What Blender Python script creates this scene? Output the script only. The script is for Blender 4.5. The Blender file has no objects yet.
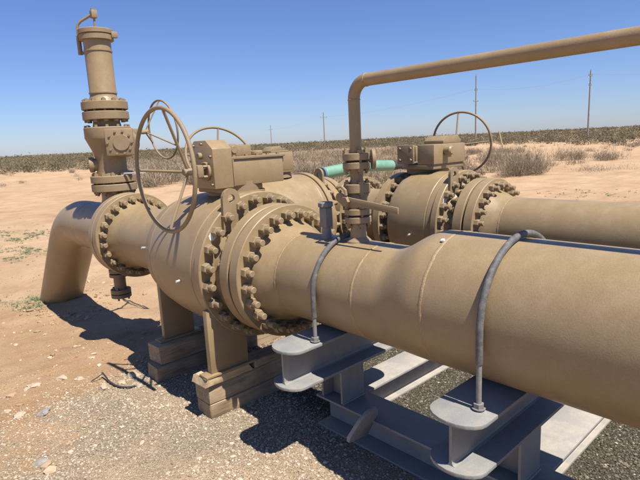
import bpy, bmesh, math, random
import numpy as np
from mathutils import Vector, Matrix, Quaternion
random.seed(7); rng = np.random.default_rng(7)
S = bpy.context.scene
COL = S.collection
R = math.radians
GZ = 1.70            # everything is laid out with the eye at z=0 and lifted by this at the end

# ------------------------------------------------------------------ camera
def cam_axes(yaw, pitch, roll):
    y, p, r = R(yaw), R(pitch), R(roll)
    f = Vector((math.sin(y)*math.cos(p), math.cos(y)*math.cos(p), -math.sin(p)))
    rt = Vector((math.cos(y), -math.sin(y), 0)); up = rt.cross(f)
    return rt*math.cos(r)-up*math.sin(r), up*math.cos(r)+rt*math.sin(r), f
cr, cu, cf = cam_axes(42.5, 10.8, 2.8)
cd = bpy.data.cameras.new('camera'); cam = bpy.data.objects.new('camera', cd); COL.objects.link(cam)
cam.matrix_world = Matrix(((cr.x, cu.x, -cf.x, 0), (cr.y, cu.y, -cf.y, 0), (cr.z, cu.z, -cf.z, GZ), (0, 0, 0, 1)))
cd.sensor_width = 36; cd.lens = 515/640*36; cd.clip_start = 0.05; cd.clip_end = 6000
S.camera = cam
S.render.resolution_x = 1024; S.render.resolution_y = 768

# ------------------------------------------------------------------ light
to_sun = Vector((0.02, -0.55, 1)).normalized()
elev = math.asin(to_sun.z)
w = bpy.data.worlds.new('World'); S.world = w; w.use_nodes = True
nt = w.node_tree; bg = nt.nodes['Background']
sky = nt.nodes.new('ShaderNodeTexSky'); sky.sky_type = 'NISHITA'; sky.sun_disc = False
sky.sun_elevation = elev; sky.sun_rotation = math.atan2(to_sun.x, to_sun.y)
sky.air_density = 1.0; sky.dust_density = 0.35; sky.ozone_density = 4.5; sky.altitude = 300
wb = nt.nodes.new('ShaderNodeMixRGB'); wb.blend_type = 'MULTIPLY'; wb.inputs[0].default_value = 1; wb.inputs[2].default_value = (.83, .90, 1.21, 1)
nt.links.new(sky.outputs[0], wb.inputs[1]); nt.links.new(wb.outputs[0], bg.inputs[0]); bg.inputs[1].default_value = 0.074
sd = bpy.data.lights.new('sun', 'SUN'); sd.energy = 5.0; sd.angle = R(0.53); sd.color = (1, 0.955, 0.88)
sun = bpy.data.objects.new('sun', sd); COL.objects.link(sun); sun.location = (0, -8, 20)
sun.rotation_mode = 'QUATERNION'; sun.rotation_quaternion = to_sun.to_track_quat('Z', 'Y')
S.view_settings.view_transform = 'Standard'; S.view_settings.look = 'None'
S.view_settings.exposure = 0.55; S.view_settings.gamma = 1

# ------------------------------------------------------------------ materials
def newmat(name):
    m = bpy.data.materials.new(name); m.use_nodes = True
    n = m.node_tree; return m, n, n.nodes['Principled BSDF']
def N(n, t, **k):
    o = n.nodes.new(t)
    for a, b in k.items():
        if a in ('operation', 'blend_type', 'data_type', 'feature', 'attribute_name', 'distance', 'noise_dimensions', 'interpolation_type'): setattr(o, a, b)
        else: o.inputs[a].default_value = b
    return o
def ramp(n, src, stops):
    r = n.nodes.new('ShaderNodeValToRGB'); n.links.new(src, r.inputs[0])
    e = r.color_ramp.elements
    while len(e) < len(stops): e.new(0.5)
    for q, (p, c) in zip(e, stops):
        q.position = p; q.color = (*c, 1) if len(c) == 3 else c
    return r
def paint(name, base, var, dust, rough=.45, bump=.12, scale=1.0, spec=.5, dustamt=.5, chips=None):
    m, n, b = newmat(name); L = n.links.new
    tc = n.nodes.new('ShaderNodeTexCoord')
    n1 = N(n, 'ShaderNodeTexNoise', Scale=3.0*scale, Detail=6.0, Roughness=.62); L(tc.outputs['Object'], n1.inputs['Vector'])
    r1 = ramp(n, n1.outputs[0], [(.3, base), (.7, var)])
    n2 = N(n, 'ShaderNodeTexNoise', Scale=9.0*scale, Detail=8.0, Roughness=.7); L(tc.outputs['Object'], n2.inputs['Vector'])
    r2 = ramp(n, n2.outputs[0], [(.45, (0, 0, 0)), (.72, (dustamt,)*3)])
    mx = N(n, 'ShaderNodeMixRGB', Color2=(*dust, 1)); L(r2.outputs[0], mx.inputs[0]); L(r1.outputs[0], mx.inputs[1])
    # fine sprayed speckle
    n3 = N(n, 'ShaderNodeTexNoise', Scale=170.0, Detail=3.0, Roughness=.6); L(tc.outputs['Object'], n3.inputs['Vector'])
    r3 = ramp(n, n3.outputs[0], [(.3, (.88, .88, .88)), (.6, (1, 1, 1)), (.74, (1.06, 1.06, 1.06))])
    mu = N(n, 'ShaderNodeMixRGB', blend_type='MULTIPLY', Fac=.9); L(mx.outputs[0], mu.inputs[1]); L(r3.outputs[0], mu.inputs[2])
    out = mu.outputs[0]
    if chips:
        n4 = N(n, 'ShaderNodeTexNoise', Scale=26.0, Detail=5.0, Roughness=.7); L(tc.outputs['Object'], n4.inputs['Vector'])
        r4 = ramp(n, n4.outputs[0], [(.715, (0, 0, 0)), (.75, (.8, .8, .8))])
        m4 = N(n, 'ShaderNodeMixRGB', Color2=(*chips, 1)); L(r4.outputs[0], m4.inputs[0]); L(out, m4.inputs[1]); out = m4.outputs[0]
    L(out, b.inputs['Base Color'])
    rr = ramp(n, n2.outputs[0], [(.35, (rough,)*3), (.75, (min(1, rough+.25),)*3)]); L(rr.outputs[0], b.inputs['Roughness'])
    b.inputs['Specular IOR Level'].default_value = spec
    bp = N(n, 'ShaderNodeBump', Strength=bump, Distance=.004); L(n3.outputs[0], bp.inputs['Height'])
    bp2 = N(n, 'ShaderNodeBump', Strength=bump*.22, Distance=.02); L(n2.outputs[0], bp2.inputs['Height']); L(bp.outputs[0], bp2.inputs['Normal'])
    L(bp2.outputs[0], b.inputs['Normal'])
    return m
TAN = paint('tan_paint', (.325, .229, .119), (.285, .20, .102), (.40, .295, .175), .33, .14, dustamt=.45, chips=(.20, .13, .075))
TAN2 = paint('tan_paint_dusty', (.295, .21, .113), (.25, .178, .094), (.37, .275, .165), .55, .25, dustamt=.5, chips=(.22, .15, .09))
WELD = paint('tan_weld', (.38, .262, .138), (.33, .225, .115), (.36, .21, .11), .45, .5, scale=6, dustamt=.4)
GREY = paint('grey_primer_paint', (.275, .268, .252), (.225, .22, .21), (.40, .345, .265), .5, .14, dustamt=.6, chips=(.13, .075, .045))
GREYD = paint('dusty_grey_paint', (.37, .33, .275), (.31, .29, .26), (.50, .43, .34), .7, .15, dustamt=.9, scale=.8)
SLEEVE = paint('grey_sleeve', (.115, .11, .108), (.085, .083, .082), (.3, .26, .21), .6, .3, scale=4, dustamt=.6)
GALV = paint('galvanised_steel', (.25, .24, .22), (.19, .18, .165), (.33, .29, .23), .5, .3, scale=5)
GREEN = paint('green_coating', (.17, .36, .25), (.14, .31, .21), (.30, .38, .28), .45, .15, dustamt=.7)
BLACK = paint('black_rubber', (.03, .03, .03), (.045, .04, .04), (.1, .08, .06), .6, .2)
TEAL = paint('blue_grey_coating', (.12, .20, .24), (.10, .17, .2), (.2, .22, .22), .5, .2)
WHITE = paint('bare_white', (.8, .79, .75), (.74, .73, .7), (.7, .65, .55), .5, .2)
SILVER, n_, b_ = newmat('silver_metal'); b_.inputs['Base Color'].default_value = (.7, .69, .66, 1); b_.inputs['Metallic'].default_value = .6; b_.inputs['Roughness'].default_value = .35

def wood_mat(name, c1, c2, axis='X'):
    m, n, b = newmat(name); L = n.links.new
    tc = n.nodes.new('ShaderNodeTexCoord'); mp = n.nodes.new('ShaderNodeMapping')
    mp.inputs['Scale'].default_value = (2, 28, 28) if axis == 'X' else (30, 30, 1.2); L(tc.outputs['Object'], mp.inputs[0])
    n1 = N(n, 'ShaderNodeTexNoise', Scale=1.5, Detail=8.0, Roughness=.7); L(mp.outputs[0], n1.inputs['Vector'])
    n2 = N(n, 'ShaderNodeTexNoise', Scale=7.0, Detail=5.0); L(tc.outputs['Object'], n2.inputs['Vector'])
    r = ramp(n, n1.outputs[0], [(.3, c2), (.5, c1), (.75, tuple(min(1, v*1.2) for v in c1))])
    r2 = ramp(n, n2.outputs[0], [(.35, (.7, .7, .7)), (.6, (1, 1, 1))])
    mu = N(n, 'ShaderNodeMixRGB', blend_type='MULTIPLY', Fac=1.0); L(r.outputs[0], mu.inputs[1]); L(r2.outputs[0], mu.inputs[2])
    L(mu.outputs[0], b.inputs['Base Color']); b.inputs['Roughness'].default_value = .85
    bp = N(n, 'ShaderNodeBump', Strength=.6, Distance=.006); L(n1.outputs[0], bp.inputs['Height']); L(bp.outputs[0], b.inputs['Normal'])
    return m
WOOD = wood_mat('weathered_timber', (.39, .28, .17), (.21, .14, .08))
WOOD2 = wood_mat('pale_split_timber', (.52, .38, .22), (.33, .22, .12))
POLEW = wood_mat('pole_timber', (.30, .26, .23), (.20, .17, .15), 'Z')

def plain(name, col, rough=.9, attr=None, stops=None):
    m, n, b = newmat(name); L = n.links.new
    if attr:
        a = N(n, 'ShaderNodeAttribute', attribute_name=attr)
        r = ramp(n, a.outputs['Fac'], stops); L(r.outputs[0], b.inputs['Base Color'])
    else: b.inputs['Base Color'].default_value = (*col, 1)
    b.inputs['Roughness'].default_value = rough; b.inputs['Specular IOR Level'].default_value = .2
    return m
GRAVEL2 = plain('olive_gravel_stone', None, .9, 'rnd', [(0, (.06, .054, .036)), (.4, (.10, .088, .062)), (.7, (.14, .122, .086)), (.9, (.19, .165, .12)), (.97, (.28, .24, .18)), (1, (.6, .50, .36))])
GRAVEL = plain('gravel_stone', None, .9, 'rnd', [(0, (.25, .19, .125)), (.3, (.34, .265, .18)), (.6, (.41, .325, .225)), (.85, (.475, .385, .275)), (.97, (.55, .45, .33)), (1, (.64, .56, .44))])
def rock_mat(name, a, bcol):
    m, n, b = newmat(name); L = n.links.new
    tc = n.nodes.new('ShaderNodeTexCoord')
    n1 = N(n, 'ShaderNodeTexNoise', Scale=25.0, Detail=8.0, Roughness=.7); L(tc.outputs['Object'], n1.inputs['Vector'])
    r = ramp(n, n1.outputs[0], [(.35, bcol), (.6, a)]); L(r.outputs[0], b.inputs['Base Color']); b.inputs['Roughness'].default_value = .95
    bp = N(n, 'ShaderNodeBump', Strength=.6, Distance=.01); L(n1.outputs[0], bp.inputs['Height']); L(bp.outputs[0], b.inputs['Normal'])
    return m
CALICHE = rock_mat('caliche_rock', (.50, .40, .29), (.36, .27, .18))
GREYROCK = rock_mat('grey_rock', (.33, .30, .27), (.22, .2, .18))
TWIG = plain('dry_twigs', None, .9, 'rnd', [(0, (.19, .145, .10)), (.4, (.31, .24, .165)), (.75, (.42, .335, .225)), (1, (.45, .39, .24))])
BRUSH = plain('desert_brush', None, .85, 'rnd', [(0, (.11, .095, .058)), (.35, (.15, .128, .078)), (.7, (.19, .16, .10)), (1, (.26, .215, .145))])
WEED = plain('green_weed', None, .8, 'rnd', [(0, (.10, .15, .07)), (.6, (.19, .24, .13)), (1, (.34, .33, .20))])

def ground_mat():
    m, n, b = newmat('desert_ground'); L = n.links.new
    tc = n.nodes.new('ShaderNodeTexCoord'); P = tc.outputs['Object']
    def noise(s, d=8., r=.6, v=P):
        q = N(n, 'ShaderNodeTexNoise', Scale=s, Detail=d, Roughness=r); L(v, q.inputs['Vector']); return q.outputs[0]
    a = N(n, 'ShaderNodeAttribute', attribute_name='pad')
    big = noise(.11, 6.); mid = noise(1.1, 9., .68); fine = noise(14., 8., .72); vf = noise(75., 4., .7)
    sand = ramp(n, mid, [(.28, (.40, .26, .145)), (.44, (.485, .325, .19)), (.60, (.535, .37, .225)), (.78, (.60, .44, .285))])
    f1 = ramp(n, fine, [(.28, (.66, .62, .59)), (.42, (.98, .98, .98)), (.6, (1, 1, 1)), (.74, (1.22, 1.2, 1.18))])
    mu = N(n, 'ShaderNodeMixRGB', blend_type='MULTIPLY', Fac=.85); L(sand.outputs[0], mu.inputs[1]); L(f1.outputs[0], mu.inputs[2])
    v1 = ramp(n, vf, [(.3, (.68, .66, .64)), (.5, (1, 1, 1)), (.75, (1.15, 1.15, 1.15))])
    mu2 = N(n, 'ShaderNodeMixRGB', blend_type='MULTIPLY', Fac=.7); L(mu.outputs[0], mu2.inputs[1]); L(v1.outputs[0], mu2.inputs[2])
    # far tonal patches
    bgp = ramp(n, big, [(.36, (.90, .87, .83)), (.52, (1, 1, 1)), (.7, (1.05, 1.02, 1.0))])
    mu3 = N(n, 'ShaderNodeMixRGB', blend_type='MULTIPLY', Fac=.9); L(mu2.outputs[0], mu3.inputs[1]); L(bgp.outputs[0], mu3.inputs[2])
    pt = noise(.42, 7., .72)
    ptr = ramp(n, pt, [(.34, (.87, .80, .74)), (.45, (.97, .955, .94)), (.54, (1, 1, 1)), (.70, (1.03, 1.04, 1.06))])
    mu4 = N(n, 'ShaderNodeMixRGB', blend_type='MULTIPLY', Fac=.9); L(mu3.outputs[0], mu4.inputs[1]); L(ptr.outputs[0], mu4.inputs[2]); mu3 = mu4
    # gravel bed
    vo = N(n, 'ShaderNodeTexVoronoi', Scale=125.0); L(P, vo.inputs['Vector'])
    sep = n.nodes.new('ShaderNodeSeparateColor'); L(vo.outputs['Color'], sep.inputs[0])
    gr0 = ramp(n, sep.outputs[0], [(0, (.27, .205, .135)), (.4, (.40, .315, .215)), (.75, (.49, .39, .27)), (.95, (.56, .46, .33))])
    gr1 = ramp(n, sep.outputs[0], [(0, (.06, .054, .036)), (.4, (.09, .08, .056)), (.75, (.125, .11, .078)), (.95, (.20, .17, .125))])
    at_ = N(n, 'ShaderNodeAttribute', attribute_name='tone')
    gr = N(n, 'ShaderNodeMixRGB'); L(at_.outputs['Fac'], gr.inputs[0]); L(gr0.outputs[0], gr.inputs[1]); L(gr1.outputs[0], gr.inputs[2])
    gd = ramp(n, vo.outputs['Distance'], [(.0, (1.05,)*3), (.35, (.92,)*3), (.65, (.6,)*3)])
    mg = N(n, 'ShaderNodeMixRGB', blend_type='MULTIPLY', Fac=1.0); L(gr.outputs[0], mg.inputs[1]); L(gd.outputs[0], mg.inputs[2])
    # sand sifted over the gravel
    sf = ramp(n, mid, [(.46, (0, 0, 0)), (.64, (.85,)*3)])
    inv = N(n, 'ShaderNodeMath', operation='SUBTRACT'); inv.inputs[0].default_value = 1; L(at_.outputs['Fac'], inv.inputs[1])
    sfm = N(n, 'ShaderNodeMath', operation='MULTIPLY'); L(sf.outputs[0], sfm.inputs[0]); L(inv.outputs[0], sfm.inputs[1])
    ms = N(n, 'ShaderNodeMixRGB'); L(sfm.outputs[0], ms.inputs[0]); L(mg.outputs[0], ms.inputs[1]); L(mu2.outputs[0], ms.inputs[2])
    # pad mask with ragged edge
    ad = N(n, 'ShaderNodeMath', operation='ADD'); L(a.outputs['Fac'], ad.inputs[0])
    f2 = N(n, 'ShaderNodeMath', operation='MULTIPLY_ADD'); L(noise(5., 8., .75), f2.inputs[0]); f2.inputs[1].default_value = 1.3; f2.inputs[2].default_value = -.65
    L(f2.outputs[0], ad.inputs[1])
    rp = ramp(n, ad.outputs[0], [(.42, (0, 0, 0)), (.6, (1, 1, 1))])
    mm = N(n, 'ShaderNodeMixRGB'); L(rp.outputs[0], mm.inputs[0]); L(mu3.outputs[0], mm.inputs[1]); L(ms.outputs[0], mm.inputs[2])
    L(mm.outputs[0], b.inputs['Base Color']); b.inputs['Roughness'].default_value = .95; b.inputs['Specular IOR Level'].default_value = .15
    hs = N(n, 'ShaderNodeMath', operation='ADD'); L(fine, hs.inputs[0]); L(vf, hs.inputs[1])
    bp = N(n, 'ShaderNodeBump', Strength=.7, Distance=.018); L(hs.outputs[0], bp.inputs['Height'])
    bg_ = N(n, 'ShaderNodeBump', Strength=.5, Distance=.012); bg_.invert = True
    L(vo.outputs['Distance'], bg_.inputs['Height']); L(bp.outputs[0], bg_.inputs['Normal'])
    L(bg_.outputs[0], b.inputs['Normal'])
    return m
GROUND = ground_mat()

# ------------------------------------------------------------------ mesh helpers
def frame(d):
    d = Vector(d).normalized()
    a = Vector((0, 0, 1)) if abs(d.z) < .9 else Vector((1, 0, 0))
    u = a.cross(d).normalized(); v = d.cross(u)
    return d, u, v
class MB:
    def __init__(s): s.v = []; s.f = []
    def add(s, vs, fs):
        o = len(s.v); s.v += [tuple(p) for p in vs]; s.f += [tuple(i+o for i in f) for f in fs]; return s
    def lathe(s, prof, o, d, n=32, cap=(True, True), phase=0):
        d, u, w_ = frame(d); o = Vector(o); vs = []; fs = []
        for t, r in prof:
            for k in range(n):
                a = 2*math.pi*k/n+phase
                vs.append(o+d*t+u*(r*math.cos(a))+w_*(r*math.sin(a)))
        for i in range(len(prof)-1):
            for k in range(n):
                k2 = (k+1) % n; fs.append((i*n+k, i*n+k2, (i+1)*n+k2, (i+1)*n+k))
        if cap[0]: fs.append(tuple(range(n))[::-1])
        if cap[1]: fs.append(tuple((len(prof)-1)*n+k for k in range(n)))
        return s.add(vs, fs)
    def cyl(s, a, b, r, n=20, r2=None, bev=0):
        a, b = Vector(a), Vector(b); l = (b-a).length; r2 = r if r2 is None else r2
        if bev: return s.lathe([(0, r-bev), (bev, r), (l-bev, r2), (l, r2-bev)], a, b-a, n)
        return s.lathe([(0, r), (l, r2)], a, b-a, n)
    def box(s, lo, hi, bev=0, M=None):
        x0, y0, z0 = lo; x1, y1, z1 = hi
        if bev <= 0:
            vs = [(x, y, z) for z in (z0, z1) for x, y in ((x0, y0), (x1, y0), (x1, y1), (x0, y1))]
            fs = [(3, 2, 1, 0), (4, 5, 6, 7), (0, 1, 5, 4), (1, 2, 6, 5), (2, 3, 7, 6), (3, 0, 4, 7)]
        else:
            bm = bmesh.new(); bmesh.ops.create_cube(bm, size=1)
            for v in bm.verts:
                v.co = Vector(((x0+x1)/2+v.co.x*(x1-x0), (y0+y1)/2+v.co.y*(y1-y0), (z0+z1)/2+v.co.z*(z1-z0)))
            bmesh.ops.bevel(bm, geom=bm.edges[:], offset=bev, segments=2, affect='EDGES', profile=.5)
            bm.verts.index_update(); vs = [v.co.copy() for v in bm.verts]; fs = [[v.index for v in f.verts] for f in bm.faces]; bm.free()
        if M is not None: vs = [M @ Vector(v) for v in vs]
        return s.add(vs, fs)
    def prism(s, poly, o, u, v, ext, bev=0):
        """poly (a,b) in the plane o + a*u + b*v, pushed out by the vector ext"""
        o, u, v, e = map(Vector, (o, u, v, ext))
        bm = bmesh.new(); vs = [bm.verts.new(o+u*a+v*b) for a, b in poly]
        f = bm.faces.new(vs); r = bmesh.ops.extrude_face_region(bm, geom=[f])
        bmesh.ops.translate(bm, verts=[q for q in r['geom'] if isinstance(q, bmesh.types.BMVert)], vec=e)
        bmesh.ops.recalc_face_normals(bm, faces=bm.faces[:])
        if bev: bmesh.ops.bevel(bm, geom=bm.edges[:], offset=bev, segments=2, affect='EDGES', profile=.5)
        bm.verts.index_update(); s.add([q.co.copy() for q in bm.verts], [[q.index for q in g.verts] for g in bm.faces]); bm.free(); return s
    def tube(s, pts, r, n=12, closed=False, cap=True, radii=None):
        pts = [Vector(p) for p in pts]; m = len(pts); rings = []
        t0 = (pts[1]-pts[0]).normalized(); _, u, v = frame(t0); prev = t0
        for i, p in enumerate(pts):
            if closed: t = (pts[(i+1) % m]-pts[i-1]).normalized()
            elif i == 0: t = t0
            elif i == m-1: t = (pts[-1]-pts[-2]).normalized()
            else: t = (pts[i+1]-pts[i-1]).normalized()
            q = prev.rotation_difference(t); u = q @ u; v = q @ v; prev = t
            rr = radii[i] if radii else r
            rings.append([p+u*(rr*math.cos(2*math.pi*k/n))+v*(rr*math.sin(2*math.pi*k/n)) for k in range(n)])
        vs = [q for g in rings for q in g]; fs = []
        for i in range(m if closed else m-1):
            j = (i+1) % m
            for k in range(n):
                k2 = (k+1) % n; fs.append((i*n+k, i*n+k2, j*n+k2, j*n+k))
        if cap and not closed: fs += [tuple(range(n))[::-1], tuple((m-1)*n+k for k in range(n))]
        return s.add(vs, fs)
    def ringtorus(s, c, nrm, R0, r, n=64, m=12):
        d, u, v = frame(nrm); c = Vector(c)
        return s.tube([c+u*(R0*math.cos(2*math.pi*k/n))+v*(R0*math.sin(2*math.pi*k/n)) for k in range(n)], r, m, closed=True)
def mesh_from(vs, fs, mat, name, smooth=True, ang=32):
    me = bpy.data.meshes.new(name); me.from_pydata([tuple(v) for v in vs], [], [tuple(f) for f in fs])
    bm = bmesh.new(); bm.from_mesh(me); bmesh.ops.recalc_face_normals(bm, faces=bm.faces[:])
    for f in bm.faces: f.smooth = smooth
    if smooth:
        for e in bm.edges:
            if len(e.link_faces) == 2 and e.calc_face_angle(0) > R(ang): e.smooth = False
    bm.to_mesh(me); bm.free(); me.materials.append(mat); return me
ROOTS = []
def root(name, loc, label, cat, group=None):
    o = bpy.data.objects.new(name, None); o.empty_display_size = .1; COL.objects.link(o); o.location = loc
    o['label'] = label; o['category'] = cat
    if group: o['group'] = group
    ROOTS.append(o); return o
def wloc(o):
    v = Vector(o.location)
    while o.parent: o = o.parent; v += Vector(o.location)
    return v
def part(name, mb, mat, parent, origin=None, label=None, smooth=True, ang=32, mesh=None, rot=None):
    """mesh given in world coordinates, stored about its own origin"""
    pw = wloc(parent) if parent else Vector((0, 0, 0))
    if mesh is None:
        org = Vector(origin) if origin is not None else Vector(np.mean(np.array([tuple(v) for v in mb.v]), axis=0))
        me = mesh_from([Vector(v)-org for v in mb.v], mb.f, mat, name, smooth, ang)
    else: me = mesh; org = Vector(origin)
    o = bpy.data.objects.new(name, me); COL.objects.link(o); o.parent = parent; o.location = org-pw
    if rot is not None: o.rotation_euler = rot
    if label: o['label'] = label
    return o
def single(name, mb, mat, label, cat, group=None, **k):
    o = part(name, mb, mat, None, **k); o['label'] = label; o['category'] = cat
    if group: o['group'] = group
    ROOTS.append(o); return o

# ------------------------------------------------------------------ ground
def sstep(a, b, x):
    t = np.clip((x-a)/(b-a), 0, 1); return t*t*(3-2*t)
def vnoise(x, y, s, seed=0):
    x = x*s+seed*17.3; y = y*s+seed*9.1
    xi = np.floor(x); yi = np.floor(y); fx = x-xi; fy = y-yi; fx = fx*fx*(3-2*fx); fy = fy*fy*(3-2*fy)
    def h(a, b):
        v = np.sin(a*127.1+b*311.7+seed*74.7)*43758.5453; return v-np.floor(v)
    return (h(xi, yi)*(1-fx)+h(xi+1, yi)*fx)*(1-fy)+(h(xi, yi+1)*(1-fx)+h(xi+1, yi+1)*fx)*fy
def ground_z(x, y):
    x = np.asarray(x, float); y = np.asarray(y, float)
    d = np.sqrt(np.maximum(y-1, 0)**2+np.maximum(x-4.8, 0)**2)
    z = -1.70-.25*sstep(2.5, 5.6, d)
    near = 1-sstep(20, 40, np.hypot(x, y))
    skid = 1-sstep(-.1, .6, np.hypot(np.maximum(np.maximum(1.3-x, x-5.0), 0), np.maximum(np.maximum(-2.2-y, y-3.9), 0)))
    amp = near*(1-.85*skid)
    z = z+amp*(.07*(vnoise(x, y, .7, 1)-.5)+.045*(vnoise(x, y, 2.1, 2)-.5)+.026*(vnoise(x, y, 5., 3)-.5)+.014*(vnoise(x, y, 11., 4)-.5))
    z = z+.06*np.exp(-(((x-1.9)/.5)**2+((y-7.1)/.6)**2))
    far = sstep(30, 120, np.hypot(x, y))
    z = z+far*(.5*(vnoise(x, y, .02, 5)-.5))
    return z
def pad_w(x, y):
    e = 3.72-.10*(x-1.2)+.45*(vnoise(x, y, 1.1, 7)-.5)
    a = 1-sstep(e-.45, e+.35, y)
    return a*sstep(-2.6, -1.2, x)*(1-sstep(7.2, 8.2, x))*(1-.6*(1-sstep(.5, 1.5, x))*sstep(2.3, 3.3, y))
def axis_coords(lo, hi, st, far, n):
    mid = np.arange(lo, hi, st); g = np.geomspace(.06, far, n)
    return np.concatenate([(lo-g)[::-1], mid, hi+g])
xs = axis_coords(-1.0, 6.0, .04, 3000, 46); ys = axis_coords(-1.0, 9.0, .04, 3000, 46)
gx, gy = np.meshgrid(xs, ys); gz = ground_z(gx, gy)
V = np.stack([gx, gy, gz], -1).reshape(-1, 3)
ny, nx = gx.shape
ii = np.arange(ny-1)[:, None]*nx+np.arange(nx-1)[None, :]
F = np.stack([ii, ii+1, ii+nx+1, ii+nx], -1).reshape(-1, 4)
def np_mesh(name, V, F, mat, attrs=None, smooth=True):
    me = bpy.data.meshes.new(name); k = F.shape[1]
    me.vertices.add(len(V)); me.vertices.foreach_set('co', V.astype(np.float32).ravel())
    me.loops.add(F.size); me.loops.foreach_set('vertex_index', F.astype(np.int32).ravel())
    me.polygons.add(len(F)); me.polygons.foreach_set('loop_start', np.arange(0, F.size, k, dtype=np.int32))
    me.polygons.foreach_set('use_smooth', np.full(len(F), smooth)); me.update(calc_edges=True)
    for a, v in (attrs or {}).items():
        at = me.attributes.new(a, 'FLOAT', 'POINT'); at.data.foreach_set('value', v.astype(np.float32).ravel())
    me.materials.append(mat); return me
def np_obj(name, V, F, mat, kind, label=None, cat=None, attrs=None, smooth=True):
    o = bpy.data.objects.new(name, np_mesh(name, V, F, mat, attrs, smooth)); COL.objects.link(o); o['kind'] = kind
    if label: o['label'] = label
    if cat: o['category'] = cat
    ROOTS.append(o); return o
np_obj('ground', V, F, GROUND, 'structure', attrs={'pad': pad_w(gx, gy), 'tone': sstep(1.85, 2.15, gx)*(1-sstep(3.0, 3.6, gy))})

# ------------------------------------------------------------------ shared nuts and studs (axis along -y)
def nut_mesh(r, th, mat, nm):
    m = MB(); m.lathe([(0, r), (th*.85, r), (th, r*.88)], (0, 0, 0), (0, -1, 0), 6); return mesh_from(m.v, m.f, mat, nm, True, 25)
def stud_mesh(r, l, mat, nm):
    m = MB(); m.lathe([(0, r), (l-.004, r), (l, r-.004)], (0, 0, 0), (0, -1, 0), 12, cap=(True, True)); return mesh_from(m.v, m.f, mat, nm)
NUT = nut_mesh(.0335, .040, TAN2, 'nut'); STUDS = {}
def studs(parent, cx, cz, bc, face_y, back_y, n, phase, back_nut=True):
    """studs on a bolt circle; front nuts bear on face_y (facing -y), back nuts on back_y"""
    l = (back_y-face_y)+(.078*2 if back_nut else .078)
    k = round(l, 3)
    if k not in STUDS: STUDS[k] = stud_mesh(.020, l, TAN2, 'stud_bolt')
    for i in range(n):
        a = R(phase+i*360/n); x = cx-bc*math.sin(a); z = cz+bc*math.cos(a)
        y1 = back_y+(.078 if back_nut else 0)
        s = part('stud_bolt', None, None, parent, origin=(x, y1+random.uniform(-.009, .006), z), mesh=STUDS[k])
        part('nut', None, None, s, origin=(x, face_y, z), mesh=NUT, rot=(0, random.uniform(-3, 3), 0))
        if back_nut: part('nut', None, None, s, origin=(x, back_y, z), mesh=NUT, rot=(0, random.uniform(-.5, .5), math.pi))
def flange(face_y, back_y, r, cx, cz, hole=.0, n=96, bev=.004):
    m = MB(); l = back_y-face_y
    m.lathe([(0, r-bev), (bev, r), (l-bev, r), (l, r-bev)], (cx, face_y, cz), (0, 1, 0), n); return m

# ------------------------------------------------------------------ handwheel
def handwheel(parent, c, hub, R0, rt, angles, mat=TAN2, ref=(0, 1, 0), axis=None):
    c = Vector(c); hub = Vector(hub); nrm = (hub-c).normalized() if (hub-c).length > 1e-6 else Vector((1, 0, 0))
    if axis: nrm = Vector(axis).normalized()
    m = MB().ringtorus(c, nrm, R0, rt, 72, 12)
    wheel = part('handwheel', m, mat, parent, origin=c)
    u = Vector(ref); u = (u-nrm*u.dot(nrm)).normalized(); v = nrm.cross(u)
    if v.z < 0: v = -v
    for a in angles:
        p = c+u*(R0*math.cos(R(a)))+v*(R0*math.sin(R(a)))
        part('spoke', MB().tube([hub+(p-hub)*.06, p], rt*.72, 10), mat, wheel)
    part('hub', MB().cyl(hub-nrm*.035, hub+nrm*.035, .023, 20, bev=.004), mat, wheel)
    return wheel

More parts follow.
